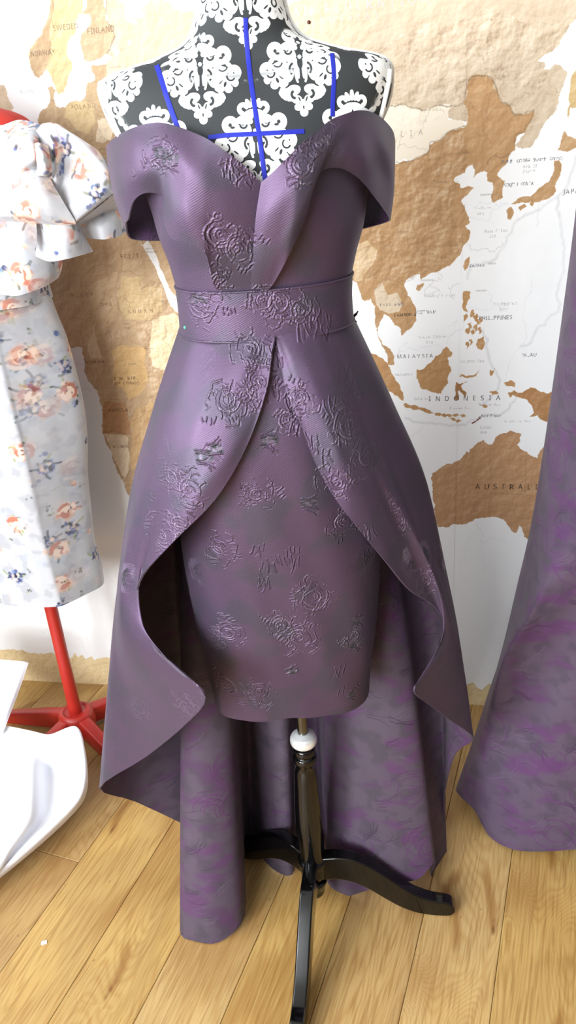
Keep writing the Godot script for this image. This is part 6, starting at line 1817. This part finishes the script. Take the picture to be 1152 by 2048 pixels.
	var t4 := [
		[Vector3(0.1366,1.258,0.135),Vector3(0.1285,1.2072,0.135),Vector3(0.1083,1.1588,0.13)],
		[Vector3(0.1859,1.2565,0.145),Vector3(0.1804,1.2069,0.15),Vector3(0.1629,1.153,0.145)],
		[Vector3(0.2104,1.2338,0.14),Vector3(0.2053,1.1922,0.145),Vector3(0.1886,1.1564,0.14)],
		[Vector3(0.233,1.2157,0.12),Vector3(0.2273,1.1851,0.122),Vector3(0.2148,1.1639,0.118)],
		[Vector3(0.2447,1.2086,0.09),Vector3(0.2372,1.1869,0.09),Vector3(0.2258,1.1724,0.085)]]
	cloth("bow_end", loft(t4, 28, 18), true, 0.003, M.floral, M.floral, d, "back_face")

# ======================================================================= the second purple gown at the right

func build_side_gown() -> void:
	var at := Vector3(0.42, 0.0, 0.38)
	var d := thing("gown", at, 0.0, "dark purple brocade floor-length gown cut off by the right edge, standing against the map wall", "dress")
	var s := [
		[Vector3(-0.0325,1.3119,-0.26),Vector3(-0.0082,1.1619,-0.28),Vector3(0.0236,0.9548,-0.3),Vector3(0.0534,0.7432,-0.31),Vector3(0.0789,0.5655,-0.32),Vector3(0.1,0.402,-0.32),Vector3(0.1211,0.2392,-0.32),Vector3(0.1399,0.0939,-0.32),Vector3(0.1478,0.033,-0.32)],
		[Vector3(-0.1178,1.318,-0.24),Vector3(-0.1046,1.1702,-0.25),Vector3(-0.0908,0.968,-0.26),Vector3(-0.092,0.7593,-0.27),Vector3(-0.0939,0.5829,-0.28),Vector3(-0.0986,0.4135,-0.29),Vector3(-0.107,0.2488,-0.29),Vector3(-0.1185,0.1005,-0.29),Vector3(-0.1256,0.0379,-0.29)],
		[Vector3(-0.1723,1.3229,-0.16),Vector3(-0.1656,1.1813,-0.18),Vector3(-0.1669,0.9875,-0.19),Vector3(-0.1795,0.7867,-0.2),Vector3(-0.1923,0.6164,-0.21),Vector3(-0.2113,0.4523,-0.22),Vector3(-0.24,0.2919,-0.22),Vector3(-0.2736,0.1548,-0.21),Vector3(-0.2984,0.0181,-0.19)],
		[Vector3(-0.2002,1.3262,-0.06),Vector3(-0.2037,1.2043,-0.06),Vector3(-0.2125,1.0209,-0.06),Vector3(-0.2221,0.8369,-0.07),Vector3(-0.233,0.6807,-0.08),Vector3(-0.2514,0.5299,-0.09),Vector3(-0.2717,0.3833,-0.09),Vector3(-0.2978,0.2587,-0.08),Vector3(-0.3571,0.026,-0.06)],
		[Vector3(-0.2035,1.3271,-0.01),Vector3(-0.209,1.2111,0),Vector3(-0.2179,1.0372,0.005),Vector3(-0.2233,0.8639,0),Vector3(-0.231,0.7231,0.005),Vector3(-0.2463,0.5847,0),Vector3(-0.2776,0.4474,0),Vector3(-0.3001,0.3154,-0.01),Vector3(-0.351,0.0419,-0.015)],
		[Vector3(-0.1999,1.3276,0.04),Vector3(-0.2051,1.2173,0.06),Vector3(-0.2069,1.0517,0.065),Vector3(-0.2077,0.8869,0.06),Vector3(-0.2131,0.7559,0.07),Vector3(-0.2347,0.6204,0.075),Vector3(-0.2774,0.4775,0.05),Vector3(-0.2961,0.3482,0.03),Vector3(-0.3223,0.0399,0.02)],
		[Vector3(-0.1889,1.3272,0.07),Vector3(-0.1903,1.2208,0.1),Vector3(-0.1869,1.0623,0.11),Vector3(-0.1794,0.906,0.11),Vector3(-0.1828,0.7763,0.11),Vector3(-0.2063,0.6245,0.08),Vector3(-0.244,0.4699,0.045),Vector3(-0.2632,0.3298,0.035),Vector3(-0.292,0.0102,0.06)],
		[Vector3(-0.1684,1.326,0.08),Vector3(-0.1684,1.2218,0.12),Vector3(-0.1592,1.0689,0.14),Vector3(-0.1465,0.9174,0.14),Vector3(-0.1516,0.7917,0.14),Vector3(-0.1639,0.6229,0.075),Vector3(-0.2001,0.4759,0.05),Vector3(-0.2224,0.333,0.05),Vector3(-0.2512,0.0102,0.088)],
		[Vector3(-0.143,1.3242,0.08),Vector3(-0.1396,1.2203,0.12),Vector3(-0.1285,1.0705,0.15),Vector3(-0.1106,0.9211,0.15),Vector3(-0.1093,0.7887,0.15),Vector3(-0.1231,0.6173,0.08),Vector3(-0.1573,0.4743,0.06),Vector3(-0.1838,0.3406,0.07),Vector3(-0.2023,0.0157,0.095)],
		[Vector3(-0.1089,1.3217,0.07),Vector3(-0.1025,1.2162,0.1),Vector3(-0.0897,1.0669,0.14),Vector3(-0.0663,0.917,0.14),Vector3(-0.0557,0.7845,0.14),Vector3(-0.0776,0.6252,0.09),Vector3(-0.108,0.4844,0.07),Vector3(-0.1146,0.3544,0.08),Vector3(-0.1251,0.0313,0.095)],
		[Vector3(-0.0568,1.3175,0.02),Vector3(-0.0396,1.2064,0.04),Vector3(-0.0211,1.0501,0.08),Vector3(0.0026,0.9013,0.1),Vector3(0.0235,0.7655,0.1),Vector3(0.0242,0.629,0.09),Vector3(0.018,0.506,0.09),Vector3(0.0242,0.382,0.1),Vector3(0.0427,0.0955,0.11)],
		[Vector3(-0.0001,1.3122,-0.08),Vector3(0.0261,1.1901,-0.08),Vector3(0.0704,1.0129,-0.06),Vector3(0.1106,0.8507,-0.03),Vector3(0.1479,0.7066,-0.02),Vector3(0.1845,0.5723,-0.01),Vector3(0.2114,0.4506,0),Vector3(0.2368,0.3128,0),Vector3(0.2738,0.1116,0)],
		[Vector3(0.0139,1.3095,-0.2),Vector3(0.0478,1.174,-0.22),Vector3(0.1019,0.9674,-0.24),Vector3(0.1635,0.7658,-0.25),Vector3(0.2107,0.591,-0.25),Vector3(0.2483,0.4247,-0.25),Vector3(0.2746,0.2706,-0.25),Vector3(0.2932,0.1613,-0.25),Vector3(0.2973,0.0747,-0.25)],
		[Vector3(-0.0325,1.3119,-0.26),Vector3(-0.0082,1.1619,-0.28),Vector3(0.0236,0.9548,-0.3),Vector3(0.0534,0.7432,-0.31),Vector3(0.0789,0.5655,-0.32),Vector3(0.1,0.402,-0.32),Vector3(0.1211,0.2392,-0.32),Vector3(0.1399,0.0939,-0.32),Vector3(0.1478,0.033,-0.32)]]
	var g := loft(s, 130, 80)
	for c in g.size():
		for j in 81:
			var p: Vector3 = g[c][j]
			p.y = maxf(p.y, 0.004)
			g[c][j] = p
	cloth("skirt", g, true, 0.0025, M.gown_side, M.lining, d, "lining", true)

# ======================================================================= paper and oddments

func build_paper() -> void:
	var p := [
		[Vector3(-1.1997,0.12,0.319),Vector3(-1.0455,0.12,0.3237),Vector3(-0.9587,0.12,0.3358),Vector3(-0.9058,0.12,0.3469),Vector3(-0.8897,0.12,0.3507)],
		[Vector3(-1.1567,0.12,0.3876),Vector3(-0.9713,0.12,0.3876),Vector3(-0.8981,0.11,0.3968),Vector3(-0.8545,0.13,0.3911),Vector3(-0.8402,0.14,0.3338),Vector3(-0.8345,0.12,0.3263)],
		[Vector3(-1.1167,0.12,0.4516),Vector3(-0.9383,0.12,0.4505),Vector3(-0.8906,0.118,0.4517),Vector3(-0.8782,0.07,0.4164),Vector3(-0.8146,0.12,0.4225),Vector3(-0.7946,0.135,0.3876),Vector3(-0.7972,0.1,0.383)],
		[Vector3(-1.0704,0.12,0.5257),Vector3(-0.9076,0.12,0.5315),Vector3(-0.8504,0.112,0.5395),Vector3(-0.8496,0.065,0.4787),Vector3(-0.7906,0.105,0.4824),Vector3(-0.7603,0.115,0.4591),Vector3(-0.772,0.07,0.4407)],
		[Vector3(-1.0197,0.11,0.6113),Vector3(-0.8812,0.108,0.6082),Vector3(-0.8387,0.098,0.5877),Vector3(-0.8342,0.055,0.5404),Vector3(-0.794,0.085,0.5362),Vector3(-0.7592,0.092,0.5106),Vector3(-0.7706,0.055,0.4877)],
		[Vector3(-0.9816,0.1,0.6768),Vector3(-0.8777,0.09,0.644),Vector3(-0.8565,0.08,0.6456),Vector3(-0.8546,0.055,0.6172),Vector3(-0.8245,0.075,0.5987),Vector3(-0.7951,0.07,0.5709),Vector3(-0.8047,0.04,0.5541)],
		[Vector3(-0.9473,0.08,0.7409),Vector3(-0.878,0.07,0.7131),Vector3(-0.867,0.06,0.6977),Vector3(-0.8711,0.052,0.6734),Vector3(-0.8574,0.06,0.6637),Vector3(-0.8478,0.052,0.6534),Vector3(-0.8576,0.028,0.6393)],
		[Vector3(-1.0151,0.04,0.8074),Vector3(-0.9507,0.04,0.7888),Vector3(-0.9304,0.03,0.7734),Vector3(-0.9367,0.02,0.7498),Vector3(-0.9295,0.02,0.7432),Vector3(-0.9257,0.015,0.7332),Vector3(-0.931,0.003,0.7222)]]
	var o := cloth("paper_sheet", loft(p, 60, 50), false, 0.0012, M.paper, M.paper, self, "underside")
	tag(o, "large sheet of white paper curling up along its right edge above the oak floor", "paper")
	var q := [
		[Vector3(-1.2014,0.27,0.247),Vector3(-1.0426,0.27,0.2602),Vector3(-0.9792,0.27,0.2635),Vector3(-0.9702,0.262,0.2561)],
		[Vector3(-1.2138,0.21,0.2549),Vector3(-1.0543,0.21,0.2664),Vector3(-1.0072,0.21,0.2706),Vector3(-1.001,0.2,0.2612)],
		[Vector3(-1.2057,0.16,0.2909),Vector3(-1.0651,0.16,0.2944),Vector3(-1.0274,0.16,0.2988),Vector3(-1.021,0.15,0.2899)],
		[Vector3(-1.181,0.128,0.3452),Vector3(-1.0548,0.128,0.3519),Vector3(-1.0294,0.128,0.3567),Vector3(-1.0195,0.124,0.3548)]]
	var o2 := cloth("paper_sheet", loft(q, 20, 20), false, 0.003, M.paper, M.paper, self, "underside")
	tag(o2, "stiff white sheet sloping up behind the curled paper, by the red pole", "paper")

func build_small_things() -> void:
	var s := blank()
	add_box(s, Vector3(-0.0055, 0.0, -0.004), Vector3(0.0055, 0.0012, 0.004), 0.0004)
	var scrap := obj("paper_scrap", mesh_of(s), M.board)
	scrap.position = Vector3(-0.731, 0.0002, 0.782)
	scrap.rotation.y = 0.5
	tag(scrap, "tiny white paper scrap lying alone on an oak floorboard", "scrap")
	var n := obj("wall_pin", lathe(smooth2([Vector2(0, 0), Vector2(0.0022, 0.0), Vector2(0.0032, 0.0012), Vector2(0.0028, 0.0026), Vector2(0, 0.0032)], 12), 16), M.brass)
	n.position = Vector3(-0.2324, 1.5676, 0.0015)
	n.rotation.x = PI / 2
	tag(n, "small dark pin head stuck in the map beside the neck of the damask form", "pin")
